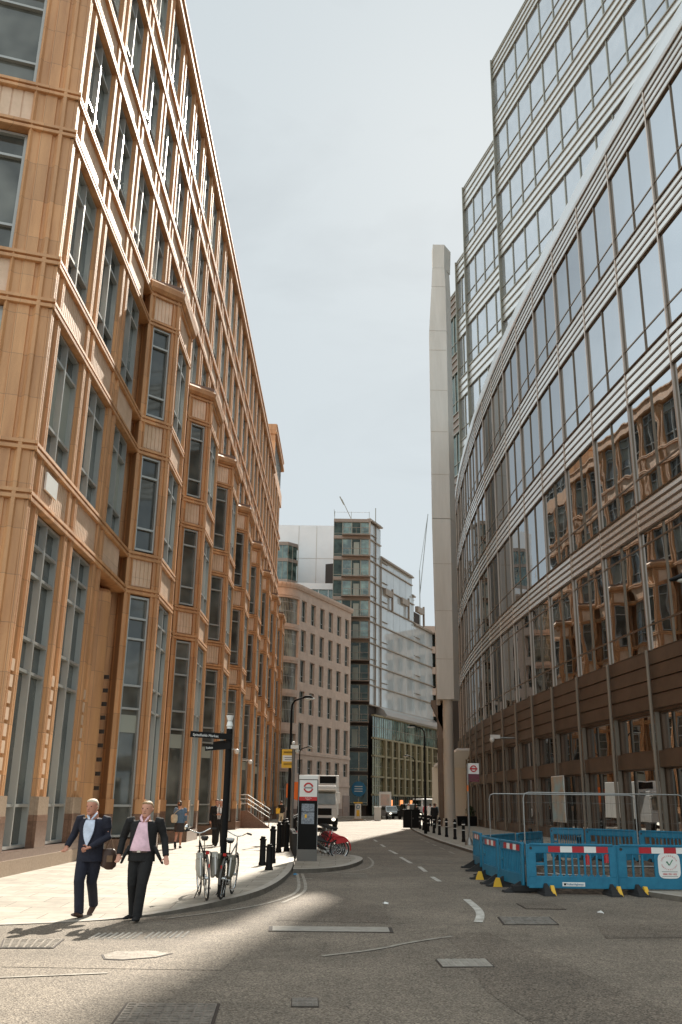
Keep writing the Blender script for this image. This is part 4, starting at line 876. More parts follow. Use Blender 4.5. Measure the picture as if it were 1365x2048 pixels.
for i,(src,a,b,z,lab) in enumerate(spots):
    o=src if src else copy_tree(B0); at_ends(o,a,b,z); tag(o,lab,'barrier','blue barriers round the roadworks')
    if i>=5:
        for c in kids(o):
            if c.name.startswith('reflective_strip'): bpy.data.objects.remove(c)
    if i>=2:
        n=0
        for c in kids(o):
            if c.name.startswith('foot'):
                n+=1
                if n>1 or i>3:
                    for y_ in kids(c): bpy.data.objects.remove(y_)
lb=MB(); lb.box(-.24,.26,-.034,-.028,.165,.245); l0=lb.build('company_label',M['white'],B0); text('VolkerHighways',.058,M['signblue'],B0,'lettering',(.04,-.037,.205),(NRM,0,0)); mb=MB(); mb.prism([(-.21,-.037),(-.16,-.037),(-.16,-.034),(-.21,-.034)],.185,.225); mb.build('company_mark',M['black'],B0)
mb=MB(); poly=[(.11+.24*math.copysign(abs(math.cos(q*math.pi/12))**.45,math.cos(q*math.pi/12)),.585+.25*math.copysign(abs(math.sin(q*math.pi/12))**.45,math.sin(q*math.pi/12))) for q in range(24)]
mb.add([(x,-.03,z) for x,z in poly]+[(x,-.036,z) for x,z in poly],[tuple(range(23,-1,-1)),tuple(range(24,48))]+[(i,(i+1)%24,24+(i+1)%24,24+i) for i in range(24)]); mb.build('site_sign',M['white'],B1)
mb=MB(); mb.hexa([(.05,-.040,.64),(.075,-.040,.655),(.075,-.037,.655),(.05,-.037,.64),(.05,-.040,.67),(.075,-.040,.67),(.075,-.037,.67),(.05,-.037,.67)]); mb.hexa([(.10,-.040,.59),(.12,-.040,.60),(.12,-.037,.60),(.10,-.037,.59),(.045,-.040,.67),(.075,-.040,.675),(.075,-.037,.675),(.045,-.037,.67)]); mb.hexa([(.10,-.040,.59),(.125,-.040,.60),(.125,-.037,.60),(.10,-.037,.59),(.18,-.040,.71),(.20,-.040,.705),(.20,-.037,.705),(.18,-.037,.71)]); mb.build('green_tick',mat('tick_green',(.03,.18,.08),.5),B1)
for i,ch in enumerate('CONSIDERATE'):
    a=R(165-15*i); text(ch,.038,M['red'],B1,'lettering',(.11+.165*math.cos(a),-.038,.655+.125*math.sin(a)),(NRM,-(a-math.pi/2),0))
for i,ch in enumerate('CONSTRUCTORS'):
    a=R(195+13.6*i); text(ch,.032,M['red'],B1,'lettering',(.11+.165*math.cos(a),-.038,.635+.125*math.sin(a)),(NRM,-(a+math.pi/2),0))
text('0800 783 1423',.05,M['red'],B1,'lettering',(.11,-.038,.42),(NRM,0,0)); mb=MB(); mb.box(-.06,.28,-.038,-.036,.465,.475); mb.box(-.06,.28,-.038,-.036,.375,.383); mb.build('small_print',M['greypole'],B1)
for q in spots[2:4]: pass
def heras(a,b,label):
    v=Vector(b)-Vector(a); Lh=v.length; t=thing('mesh_fence_panel',label,'fence panel',(*a,0.02),math.atan2(v.y,v.x),'mesh fence panels inside the barriers')
    mb=MB(); r=.014; mb.tube([(0,0,.05),(0,0,1.88),(.03,0,1.97),(.12,0,2.0),(Lh-.12,0,2.0),(Lh-.03,0,1.97),(Lh,0,1.88),(Lh,0,.05)],r,8); mb.tube([(0,0,.16),(Lh,0,.16)],r,8); mb.build('frame',M['steel'],t,smooth=True)
    mb=MB()
    for i in range(1,int(Lh/.12)): x=i*.12; mb.tube([(x,0,.16),(x,0,2.0)],.0017,4,caps=False)
    for z in (.4,.9,1.4,1.8): mb.tube([(0,0,z),(Lh,0,z)],.002,4,caps=False)
    mb.build('wire_mesh',M['greypole'],t)
    for x in (0,Lh): f=MB(); f.box(x-.33,x+.33,-.11,.11,0,.13); f.build('foot_block',M['rubber'],t,bevel=.02)
heras((4.05,20.72),(7.6,20.9),'nearest mesh fence panel, its top rail running off the right edge'); heras((3.87,24.2),(7.15,22.9),'rear mesh fence panel with rounded steel corners')
for x,y in ((6.9,26.6),(7.5,26.9)):
    t=thing('traffic_cone','small red cone standing behind the front blue barriers','cone',(x,y,.05),0,'red cones'); mb=MB(); mb.box(-.18,.18,-.18,.18,0,.04); mb.hloft([(0,0,.04,.13,.13),(0,0,.7,.03,.03)],14); mb.build('body',M['red'],t)
# loose pipes in the excavation
t=thing('barrier_pole','long thin grey pole lying level behind the front blue barrier','pole',(4.0,21.2,.5)); mb=MB(); mb.tube([(0,0,0),(3.9,.1,.02)],.022,8); mb.build('tube',M['steel'],t)
mb=MB(); mb.box(.1,.14,-.02,.02,-.5,0); mb.box(3.7,3.74,.08,.12,-.5,.0); mb.build('leg',M['steel'],t)
# ---------------------------------------------------------------- vehicles
t=thing('delivery_lorry','white and grey delivery lorry facing the camera beyond the totem','lorry',(-1.05,62.5,0))
mb=MB(); mb.box(-1.2,1.2,1.9,8.5,.95,3.5); mb.build('cargo_box',M['white'],t,bevel=.03)
mb=MB(); mb.box(-.1,1.0,1.84,1.9,2.98,3.42); mb.build('refrigeration_unit',M['black'],t)
mb=MB(); mb.hexa([(-1.14,0,.75),(1.14,0,.75),(1.14,1.8,.75),(-1.14,1.8,.75),(-1.1,0,1.35),(1.1,0,1.35),(1.14,1.8,1.35),(-1.14,1.8,1.35)]); mb.hexa([(-1.1,.0,1.35),(1.1,.0,1.35),(1.14,1.8,1.35),(-1.14,1.8,1.35),(-1.02,.28,2.55),(1.02,.28,2.55),(1.05,1.8,2.55),(-1.05,1.8,2.55)]); mb.box(-1.0,1.0,.35,1.8,2.55,2.80)
mb.build('cab',mat('cab_paint',(.50,.49,.47),.35),t,bevel=.04)
mb=MB(); mb.hexa([(-1.0,-.012,1.62),(1.0,-.012,1.62),(1.0,.06,1.62),(-1.0,.06,1.62),(-.95,.23,2.42),(.95,.23,2.42),(.95,.3,2.42),(-.95,.3,2.42)]); mb.build('windscreen',M['glassL'],t)
mb=MB(); mb.box(-1.05,1.05,-.12,.3,2.5,2.62); mb.build('sun_visor',M['white'],t)
mb=MB(); mb.box(-1.16,1.16,-.06,.4,.38,.78); mb.box(-.75,.75,-.02,.05,.95,1.38); mb.build('bumper_and_grille',M['black'],t,bevel=.02)
for s in (-1,1):
    mb=MB(); mb.ball((s*.88,-.07,.70),.13,.05,.10); mb.build('headlight',M['lamp'],t,smooth=True)
    mb=MB(); mb.box(s*1.2-.09,s*1.2+.09,-.05,.05,1.7,2.25); mb.tube([(s*1.0,.1,2.4),(s*1.3,-.05,2.35),(s*1.2,0,2.2)],.03,6); mb.build('wing_mirror',M['white'] if s>0 else M['black'],t)
    for y in (.75,6.6): w=MB(); w.tube([(s*.8,y,.45),(s*1.12,y,.45)],.45,20); w.build('wheel',M['rubber'],t)
mb=MB(); mb.box(-.8,.8,.8,8.3,.6,.95); mb.build('chassis',M['blackm'],t)
def car(name,label,cat,loc,rz,paint,h=1.45,w=1.75,Lc=4.2,van=False,group=None):
    t=thing(name,label,cat,loc,rz,group); mb=MB(); b=h*.52
    mb.hexa([(-w/2,0,.3),(w/2,0,.3),(w/2,Lc,.3),(-w/2,Lc,.3),(-w/2+.06,.05,b),(w/2-.06,.05,b),(w/2-.05,Lc,b+.1),(-w/2+.05,Lc,b+.1)])
    f,r=(.7,Lc-.05) if van else (1.1,Lc-.5)
    mb.hexa([(-w/2+.08,f,b),(w/2-.08,f,b),(w/2-.08,r,b+.1),(-w/2+.08,r,b+.1),(-w/2+.22,f+.65,h),(w/2-.22,f+.65,h),(w/2-.22,r-.3,h),(-w/2+.22,r-.3,h)]); mb.build('body',paint,t,bevel=.06)
    mb=MB(); mb.hexa([(-w/2+.16,f+.05,b+.05),(w/2-.16,f+.05,b+.05),(w/2-.16,f+.15,b+.05),(-w/2+.16,f+.15,b+.05),(-w/2+.27,f+.55,h-.08),(w/2-.27,f+.55,h-.08),(w/2-.27,f+.65,h-.08),(-w/2+.27,f+.65,h-.08)]); mb.build('windscreen',M['glassL'],t)
    for s in (-1,1):
        g_=MB(); g_.box(s*(w/2-.13)-.02,s*(w/2-.13)+.02,f+.7,r-.5,b+.1,h-.15); g_.build('side_window',M['glassD'],t)
        l_=MB(); l_.ball((s*(w/2-.3),.02,.62),.16,.05,.09); l_.build('headlight',M['lamp'],t,smooth=True)
        for y in (.75,Lc-.8): q=MB(); q.tube([(s*(w/2-.2),y,.32),(s*(w/2+.01),y,.32)],.32,18); q.build('wheel',M['rubber'],t)
    mb=MB(); mb.box(-.5,.5,-.03,.05,.35,.6); mb.build('grille',M['black'],t); return t
car('silver_car','silver hatchback waiting in the junction behind the pedestrians','car',(6.9,112,0),R(14),mat('silver_paint',(.42,.44,.44),.25,.5))
car('black_cab','black taxi half hidden behind the crossing pedestrians','taxi',(8.9,108,0),R(14),M['black'],1.7)
car('white_van','white van parked at the far junction behind the crossing pedestrians','van',(10.8,108,0),R(14),M['white'],2.3,1.95,4.9,True)
car('parked_car','dark red car parked beyond the white van','car',(12.6,118,0),R(20),mat('dark_red_paint',(.12,.015,.015),.3))
# ---------------------------------------------------------------- bicycles
def wheel(parent,y,r=.335,tyre=.018,sp=18,rim='chrome'):
    w=put('wheel',None,parent,(0,y,r)); mb=MB(); mb.torus((0,0,0),r-.015,tyre,'x',32,6); mb.build('tyre',M['rubber'],w)
    mb=MB(); mb.torus((0,0,0),r-.04,.011,'x',32,5)
    for i in range(sp): a=2*math.pi*i/sp; mb.tube([(.0,0,0),(0,(r-.04)*math.cos(a),(r-.04)*math.sin(a))],.0018,3,caps=False)
    mb.tube([(-.04,0,0),(.04,0,0)],.025,8); mb.build('rim',M[rim],w); return w
def bicycle(label,loc,rz,lean,paint,pann=None,group='bicycles on the fingerpost',hire=False):
    t=thing('bicycle' if not hire else 'hire_bicycle',label,'bicycle',loc,0,group); t.rotation_euler=(0,lean,rz)
    wheel(t,0,.335 if not hire else .31,.02 if not hire else .026); wheel(t,1.07,.335 if not hire else .31,.02 if not hire else .026)
    mb=MB(); bb=(0,.44,.28); ht=(0,.93,.88) ; hb=(0,.97,.62); st_=(0,.26,.78)
    mb.tube([bb,st_],.016,8); mb.tube([bb,hb],.02 if not hire else .045,8); mb.tube([(0,.3,.66 if not hire else .5),ht if not hire else hb],.016 if not hire else .03,8); mb.tube([ht,hb],.019,8)
    for s in (-.05,.05): mb.tube([(s,0,.335),(s*.5,.42,.29)],.009,6); mb.tube([(s,0,.335),(s*.4,.28,.70)],.008,6)
    mb.build('frame',paint,t,smooth=True)
    mb=MB()
    for s in (-.045,.045): mb.tube([(s*.4,.975,.60),(s,1.07,.335)],.010,6)
    mb.build('fork',paint,t)
    mb=MB(); mb.tube([(0,.26,.78),(0,.23,.92)],.013,8); mb.build('seat_post',M['chrome'],t)
    mb=MB(); mb.hloft([(0,.2,.91,.05,.12),(0,.19,.95,.085,.14),(0,.2,.975,.07,.13)],12); mb.hloft([(0,.33,.925,.03,.1),(0,.33,.955,.025,.09)],10); mb.build('saddle',M['blackm'],t,smooth=True)
    mb=MB(); mb.tube([(0,.93,.88),(0,.90,1.0)],.013,8); mb.tube([(-.31,.80,1.06),(-.22,.84,1.07),(-.1,.91,1.02),(0,.92,1.0),(.1,.91,1.02),(.22,.84,1.07),(.31,.80,1.06)],.011,8); mb.build('handlebar',M['chrome'],t,smooth=True)
    mb=MB(); 
    for s in (-1,1): mb.tube([(s*.23,.835,1.07),(s*.34,.78,1.06)],.017,8)
    mb.build('grip',M['blackm'],t)
    mb=MB(); mb.tube([(-.02,.44,.28),(.05,.44,.28)],.09,18); mb.tube([(.06,.44,.28),(.07,.52,.14)],.009,6); mb.tube([(-.06,.44,.28),(-.07,.36,.42)],.009,6); mb.box(.06,.16,.49,.56,.12,.145); mb.box(-.16,-.06,.33,.4,.41,.435); mb.build('crankset',M['chrome'],t)
    mb=MB(); mb.torus((0,0,.335),.365,.022,'x',20,6,a0=R(5),a1=R(190)); mb.build('rear_mudguard',M['red'] if hire else M['greypole'],t)
    mb=MB(); mb.torus((0,1.07,.335),.365,.018,'x',16,6,a0=R(20),a1=R(170)); mb.build('front_mudguard',M['red'] if hire else M['greypole'],t)
    if hire:
        mb=MB(); pp=[(0,-.36),(.0,.10),(.36,.36),(.30,.05),(.1,-.25)]
        for s in (-.035,.035):
            mb.hexa([(s-.006,-.30,.54),(s+.006,-.30,.54),(s+.006,.12,.46),(s-.006,.12,.46),(s-.006,-.20,.64),(s+.006,-.20,.64),(s+.006,.10,.62),(s-.006,.10,.62)])
        mb.build('skirt_guard',M['red'],t); text('Santander',.07,M['white'],t,'lettering',(.046,-.02,.52),(NRM,0,NRM)) if False else None
        mb=MB(); mb.box(-.16,.16,1.0,1.22,.86,1.05); mb.build('basket',M['blackm'],t)
    else:
        mb=MB(); mb.box(-.07,.07,-.18,.25,.735,.745); mb.tube([(-.06,-.15,.74),(-.06,0,.35)],.006,5); mb.tube([(.06,-.15,.74),(.06,0,.35)],.006,5); mb.build('rack',M['black'],t)
        mb=MB(); mb.box(-.035,.035,-.20,-.17,.71,.755); mb.box(-.015,.015,-.37,-.355,.52,.57); mb.build('rear_light',M['lens'],t)
    if pann:
        for s in (-1,1):
            mb=MB(); x=s*.15; mb.hloft([(x*.8,0,.34,.03,.09),(x*.9,-.02,.38,.055,.13),(x,-.03,.48,.075,.17),(x,-.02,.62,.07,.17),(x*.95,-.01,.71,.045,.16)],12); p_=mb.build('pannier',pann,t,smooth=True)
            mb=MB(); mb.box(x-.06,x+.06,-.20,-.0,.66,.735); mb.build('flap',pann,p_); mb=MB(); mb.box(x-.012,x+.012,-.215,-.19,.40,.70); mb.build('strap',M['white'],p_)
    mb=MB(); mb.tube([(-.05,.42,.27),(-.2,.36,.02)],.009,6); mb.build('kickstand',M['black'],t); return t
M['panstrap']=mat('dark_canvas',(.03,.028,.025),.8)
b1=bicycle('black roadster bicycle with grey panniers and red tail light leaning on the fingerpost',(-2.22,17.1,.1),R(15),R(-4),M['black'],mat('grey_canvas',(.42,.40,.34),.8,col2=(.42,.40,.34),nscale=8,bump=.2))
mb=MB(); mb.ball((-.30,.83,1.12),.05); mb.build('mirror',M['chrome'],b1,smooth=True)
b1.scale=(.85,1.0,1.07)
b2=bicycle('silver bicycle with a white saddle cover standing right of the fingerpost',(-2.0,17.3,.1),R(-4),R(5),M['chrome'],mat('olive_canvas',(.17,.16,.12),.8))
b2.scale=(.82,1.0,1.02)
mb=MB(); mb.hloft([(0,.2,.93,.07,.13),(0,.2,.99,.09,.15),(0,.2,1.0,.02,.03)],12); mb.build('saddle_cover',M['white'],b2)
h0=bicycle('nearest red hire bicycle of the docked row, its whole rear wheel in view',(.12,31.5,.0),R(100),0,M['blackm'],group='docked hire bicycles',hire=True)
for i in range(1,8): copy_tree(h0,label=('second red hire bicycle, directly behind the nearest one' if i==1 else 'red hire bicycle farther back in the docked row behind the totem'),loc=(.06-.05*i,31.5+.75*i,0),rz=R(100-(i%3)*4))
d0=put('docking_post',None); mb=MB(); mb.hexa([(-.12,-.1,0),(.12,-.1,0),(.12,.1,0),(-.12,.1,0),(-.16,-.08,.78),(.02,-.08,.78),(.02,.08,.78),(-.16,.08,.78)]); mb.build('case',M['blackm'],d0,bevel=.02); mb=MB(); mb.box(.0,.03,-.05,.05,.55,.7); mb.build('slot',M['red'],d0)
for i in range(8):
    o=d0 if i==0 else copy_tree(d0); o.location=(-1.25-.05*i,31.3+.75*i,.0); tag(o,'black docking post holding a red hire bicycle, behind the totem','docking post','hire bicycle docking posts')
# window poster and bright notice on the right ground floor
t=thing('window_poster','pale blue poster with a brown shape in a ground floor window behind the fence','poster',(11.55,49.6,1.0),R(-85.5))
mb=MB(); mb.box(-1.0,1.0,-.06,-.02,0,2.2); mb.build('sheet',mat('poster_blue',(.35,.50,.52),.5,col2=(.50,.33,.20),nscale=.9,detail=1),t); mb=MB(); mb.box(-1.05,1.05,-.03,.0,-.05,2.25); mb.build('border',M['white'],t)

for x,y,s,m_,lab in ((.9,17.8,.09,'white','crumpled white paper scrap on the road left of the curved white line'),(4.55,16.9,.07,'white','small white scrap on the road in front of the blue barriers'),(-1.0,24.4,.07,'signblue','pale blue scrap in the gutter beside the kerbed island')):
    random.seed(int(y*10)); mb=MB(); vs=[(random.uniform(-s,s),random.uniform(-s,s),random.uniform(.0,.03)) for _ in range(7)]
    mb.add(vs+[(0,0,.05)],[(i,(i+1)%7,7) for i in range(7)]); tag(mb.build('litter',M[m_],None,(x,y,.01)),lab,'litter','scraps of litter on the road')
# ---------------------------------------------------------------- people
F={'navy':fab('navy_wool',(.009,.010,.020)),'blackw':fab('black_wool',(.007,.0065,.0065)),'shirtb':fab('pale_blue_cotton',(.50,.56,.66),.1),'pinks':fab('pink_cotton',(.66,.44,.50),.1),'denim':fab('denim',(.08,.13,.19)),'grey':fab('grey_cloth',(.22,.21,.20)),'whites':fab('white_cotton',(.7,.69,.66),.1),'skirt':fab('dark_skirt',(.03,.025,.025)),'brown':mat('brown_leather',(.07,.035,.022),.5,bump=.2),'tan':mat('tan_leather',(.22,.13,.07),.5),'hairw':mat('white_blond_hair',(.62,.52,.38),.6,bump=.5,bscale=80),'hairg':mat('grey_hair',(.45,.43,.40),.6,bump=.5,bscale=80),'hairb':mat('brown_hair',(.07,.04,.022),.6,bump=.5,bscale=80),'hairl':mat('light_brown_hair',(.30,.19,.09),.6,bump=.5,bscale=80),'beige':fab('beige_cloth',(.42,.36,.26)),'red':fab('red_cloth',(.35,.03,.05)),'lblue':fab('light_blue_cloth',(.25,.38,.45))}
def remesh(o,v,sm=3):
    r=o.modifiers.new('union','REMESH'); r.mode='VOXEL'; r.voxel_size=v; r.use_smooth_shade=True
    s=o.modifiers.new('smooth','SMOOTH'); s.factor=.5; s.iterations=sm
def hand(mb,w,d,side,curl=.5,fw=(0,-1,0)):
    """palm and five fingers from wrist w along direction d"""
    w=Vector(w); d=Vector(d).normalized(); f=Vector(fw); ac=d.cross(f).normalized(); f=ac.cross(d).normalized()
    mb.tube([w-d*.02,w+d*.03,w+d*.085],[(.026,.02),(.036,.018),(.038,.016)],10)
    for i,(L_,o) in enumerate(((.070,-.030),(.080,-.010),(.075,.010),(.058,.029))):
        b=w+d*.078+ac*o; k1=b+(d*(1-curl*.3)+f*curl*.5).normalized()*L_*.5; k2=k1+(d*(1-curl)+f*curl).normalized()*L_*.5
        mb.tube([b-d*.01,k1,k2],[.0105,.0095,.008],6)
    b=w+d*.03+ac*(-.034)*side; k=b+(d*.6-ac*.6*side+f*.3).normalized()*.04; mb.tube([b+ac*.02*side,k,k+(d+f*.3).normalized()*.03],[.014,.011,.009],6)
def V3(p): return Vector(p)
def person(label,loc,rz,J,top='navy',trouser='blackw',shirt=None,hair='hairb',skin='skin',jacket=True,shoes='blackw',vox=.009,group=None,hl=.10,tie=None,opening=(.07,.06),longhair=False,skirt=False,collar=True,belly=0,hem=.80):
    """J: hips, chest, neck, head, shoulders, elbows, wrists, knees, ankles. Faces local -Y"""
    t=thing('person',label,'person',loc,rz,group); g=lambda k: V3(J[k])
    hip,ch,nk,hd=g('hip'),g('chest'),g('neck'),g('head')-V3((0,0,.035)); hn=V3(J.get('headdir',(0,-1,0))).normalized(); side=V3((0,0,1)).cross(-hn).normalized()
    mb=MB()
    # head: skull + jaw, nose, brow, ears
    def hp(f,s,u): return hd+hn*f+side*s+V3((0,0,u))
    c=[]
    for z,rx,ry,off in ((-.118,.026,.03,.055),(-.105,.044,.052,.035),(-.075,.058,.072,.018),(-.035,.068,.086,.004),(.01,.074,.094,0),(.05,.075,.097,-.004),(.085,.064,.084,-.006),(.108,.042,.056,-.008),(.118,.015,.02,-.008)):
        c.append((hd.x+hn.x*off,hd.y+hn.y*off,hd.z+z,1.04*(rx*(abs(hn.y))+ry*(1-abs(hn.y))),1.02*(ry*abs(hn.y)+rx*(1-abs(hn.y)))))
    mb.hloft(c,18)
    mb.tube([hp(.080,0,.018),hp(.100,0,-.006),hp(.113,0,-.028),hp(.088,0,-.038)],[.009,.012,.015,.010],8)
    mb.tube([hp(.078,-.045,.028),hp(.090,0,.032),hp(.078,.045,.028)],[.009,.010,.009],6); mb.tube([hp(.076,-.024,-.066),hp(.088,0,-.064),hp(.076,.024,-.066)],[.008,.010,.008],6); mb.tube([hp(.06,0,-.11),hp(.078,0,-.10)],[.02,.015],8)
    for s in (-1,1): mb.tube([hp(-.005,s*.074,.02),hp(-.01,s*.084,.0),hp(-.005,s*.076,-.03)],[.010,.016,.010],6)
    mb.tube([nk-V3((0,-.01,.06)),nk+V3((0,0,.02)),hd-V3((0,0,.07))-hn*.015],[.068,.058,.055],12)
    # torso core
    mb.hloft([(hip.x,hip.y,hip.z-.05,.14,.10),(hip.x,hip.y,hip.z+.08,.145,.10),(ch.x,ch.y,ch.z-.1,.14,.10),(ch.x,ch.y,ch.z+.05,.15,.10),(nk.x,nk.y,nk.z-.06,.10,.08)],14)
    for s in 'LR':
        sh,el,wr=g('sh'+s),g('el'+s),g('wr'+s); mb.tube([sh,el,wr],[.045,.036,.025],10); sd_=1 if s=='L' else -1
        hand(mb,wr,J.get('hd'+s,(wr-el)),sd_,J.get('cu'+s,.5),(-sd_*.25,-1,0))
        kn,an=g('kn'+s),g('an'+s); hj=hip+V3((.085*(-1 if s=='L' else 1),0,-.02)); mb.tube([hj,kn,an],[.075,.052,.035],10)
    b=mb.build('body',M[skin],t); remesh(b,min(vox,.0075) if vox<.012 else vox,2)
    e=MB()
    for s in (-1,1): e.ball(hp(.079,s*.030,.008),.015,.011,.009,8)
    e.build('eye',M['blackm'],t)
    e=MB(); e.tube([hp(.083,-.022,-.064),hp(.0925,0,-.064),hp(.083,.022,-.064)],.005,5); e.build('mouth',F['brown'],t)
    # hair cap: back, sides, crown
    h=MB(); 
    def ell(z,rx,ry,off): return (hd.x-hn.x*off,hd.y-hn.y*off,hd.z+z,rx*abs(hn.y)+ry*(1-abs(hn.y)),ry*abs(hn.y)+rx*(1-abs(hn.y)))
    h.hloft([ell(-.06,.045,.035,.055),ell(-.03,.074,.05,.044),ell(.02,.080,.060,.036),ell(.055,.081,.082,.018),ell(.085,.073,.094,.004),ell(.110,.054,.074,.002),ell(.124,.025,.035,.0)],18)
    h.tube([hp(.066,-.045,.080),hp(.078,0,.092),hp(.064,.05,.082)],[.012,.016,.014],8)
    if longhair: h.hloft([ell(-.16,.07,.035,.06),ell(-.08,.088,.05,.05),ell(0,.09,.07,.04),ell(.05,.088,.09,.02)],16)
    ho=h.build('hair',F[hair],t); remesh(ho,max(vox*.8,.007),2)
    # trousers
    q=MB(); q.hloft([(hip.x,hip.y,hip.z-.10,.165,.115),(hip.x,hip.y,hip.z+.0,.172,.122),(hip.x,hip.y,hip.z+.10,.155+belly*.3,.115+belly*.5)],18)
    if not skirt:
        for s in 'LR':
            kn,an=g('kn'+s),g('an'+s); x=.085*(-1 if s=='L' else 1); q.tube([hip+V3((x,0,.0)),(hip+V3((x,0,-.04))).lerp(kn,.5),kn,kn.lerp(an,.5),an+V3((0,0,-.035))],[.095,.092,.075,.070,.066],14)
        o=q.build('trousers',F[trouser],t); remesh(o,vox,3)
    else:
        q.hloft([(hip.x,hip.y,.55,.185,.14),(hip.x,hip.y,.7,.18,.14),(hip.x,hip.y,hip.z,.17,.12)],18); o=q.build('skirt',F[trouser],t); remesh(o,vox,3)
    # shoes
    for s in 'LR':
        an=g('an'+s); d=V3(J.get('toe'+s,(0,-1,0))); d=d/ d.length; q=MB(); u=V3((0,0,1))
        a=an+V3((0,0,-.055)); q.tube([a-d*.07,a-d*.03+u*.01,a+d*.05+u*.0,a+d*.12-u*.012,a+d*.185-u*.02],[(.032,.035),(.042,.045),(.045,.036),(.046,.026),(.025,.016)],12); o=q.build('shoe',F['blackw'] if shoes=='blackw' else F[shoes],t,smooth=True)
    # top garment
    q=MB(); bl=belly
    sL,sR=g('shL'),g('shR'); sc_=(sL+sR)/2; sw=(sL-sR).length/2
    prof=[(hem,.195,.138),(hem+.1,.188,.134),(1.05,.178+bl*.3,.128+bl*.7),(1.2,.188,.132+bl*.3),(1.32,.200,.130),(1.39,.195,.115),(1.43,.15,.095),(1.45,.085,.06)]
    kk=(nk.z)/1.50
    def cxy(z):
        z/=kk; f=max(0,min(1,(z-.95)/(1.45-.95))); m=hip.lerp(sc_,f); return m
    secs=[]
    for z,rx,ry in prof:
        m=cxy(z*kk); secs.append((m.x,m.y,z*kk,rx,ry))
    if not jacket: secs=[(a_,b_,c_,d_*.94,e_*.92) for a_,b_,c_,d_,e_ in secs if c_>.9]
    q.hloft(secs,22)
    for s in 'LR':
        sh,el,wr=g('sh'+s),g('el'+s),g('wr'+s); q.tube([sh+(sc_-sh)*.25,sh,sh.lerp(el,.5),el,el.lerp(wr,.5),wr],[.062,.068,.062,.056,.050,.045],14)
    for fl in J.get('flaps',()): q.tube([V3(p) for p in fl[0]],fl[1],10)
    o=q.build('jacket' if jacket else 'shirt',F[top],t); remesh(o,vox,3)
    if shirt:
        p=MB(); a0,a1=opening; rows=[]; n=10; zl=J.get('shirt_bot',1.0)
        zt=nk.z-.06
        for i in range(n+1):
            z=zl+(zt-zl)*i/n
            for (za,zb) in zip(secs,secs[1:]):
                if za[2]<=z<=zb[2]+1e-6: break
            f=(z-za[2])/(zb[2]-za[2]); cx_,cy_,rx,ry=[za[k]+(zb[k]-za[k])*f for k in (0,1,3,4)]
            u=i/n; l0,r0=J.get('open',lambda u:(-.05-.05*math.sin(u*2.2),.05+.05*math.sin(u*2.2)))(u)
            row=[]
            for j in range(9):
                x=l0+(r0-l0)*j/8; y=-ry*math.sqrt(max(.02,1-min(.98,(x/rx)**2))); row.append((cx_+x,cy_+y-.006,z))
            rows.append(row)
        vs=[v for r_ in rows for v in r_]+[(v[0],v[1]+.03,v[2]) for r_ in rows for v in r_]; m_=(n+1)*9
        fs=[(i*9+j,i*9+j+1,(i+1)*9+j+1,(i+1)*9+j) for i in range(n) for j in range(8)]; fs+=[tuple(m_+k for k in f) for f in fs]
        p.add(vs,fs); 
        # collar points
        p.tube([nk+V3((-.055,-.02,.02)),nk+V3((-.05,-.08,-.02)),nk+V3((-.018,-.105,-.075))],[.016,.022,.012],6); p.tube([nk+V3((.055,-.02,.02)),nk+V3((.05,-.08,-.02)),nk+V3((.018,-.105,-.075))],[.014,.016,.010],6)
        p.build('shirt',F[shirt],t,smooth=True)
        lp=MB()
        for e_ in (0,8): lp.tube([V3(r_[e_])+V3((0,.004,0)) for r_ in rows],[.010+.004*math.sin(i/10*3.1) for i in range(n+1)],6)
        lp.build('lapel',F[top],t,smooth=True)
        if tie:
            w_=MB(); 
            for i in range(n): 
                a_=V3(rows[i][4]);b_=V3(rows[i+1][4]); k=.03-.012*i/n; w_.hexa([a_+V3((-k,-.012,0)),a_+V3((k,-.012,0)),a_+V3((k,0,0)),a_+V3((-k,0,0)),b_+V3((-k,-.012,0)),b_+V3((k,-.012,0)),b_+V3((k,0,0)),b_+V3((-k,0,0))])
            w_.build('tie',F[tie],t)
    if J.get('belt'):
        w_=MB(); z=J['belt']; w_.hloft([(hip.x,hip.y,z-.018,.158+bl*.3,.128+bl*.6),(hip.x,hip.y,z+.018,.158+bl*.3,.128+bl*.6)],20); w_.box(hip.x-.025,hip.x+.025,hip.y-.136-bl*.6,hip.y-.12-bl*.6,z-.016,z+.016,1); w_.build('belt',[F['brown'],M['chrome']],t)
    return t
# man 1
J1=dict(hip=(.0,.02,.93),chest=(.01,0,1.25),neck=(.02,-.02,1.50),head=(.0,-.06,1.645),headdir=(-.12,-1,0),shL=(-.185,0,1.435),shR=(.215,0,1.43),
 elL=(-.275,.03,1.19),wrL=(-.315,-.08,1.02),cuL=.9,elR=(.265,.0,1.17),wrR=(.09,-.21,1.02),hdR=(-.8,-.3,-.35),cuR=.9,
 knL=(-.075,-.10,.52),anL=(-.055,-.05,.09),knR=(.035,.08,.50),anR=(-.03,.38,.17),toeL=(-.1,-1,.25),toeR=(0,-1,-.6),belt=None,shirt_bot=1.03,open=lambda u:(-.015-.085*math.sin(min(1,u*1.1)*2.2) ,.01+.075*math.sin(min(1,u)*2.3)))
P1=person('blond man in a navy suit and pale blue shirt looking down as he walks, leftmost',(-3.84,15.2,.016),R(-10),J1,top='navy',trouser='navy',shirt='shirtb',hair='hairw',belly=.03,shoes='brown',skin='skin2',vox=.010,hem=.80)
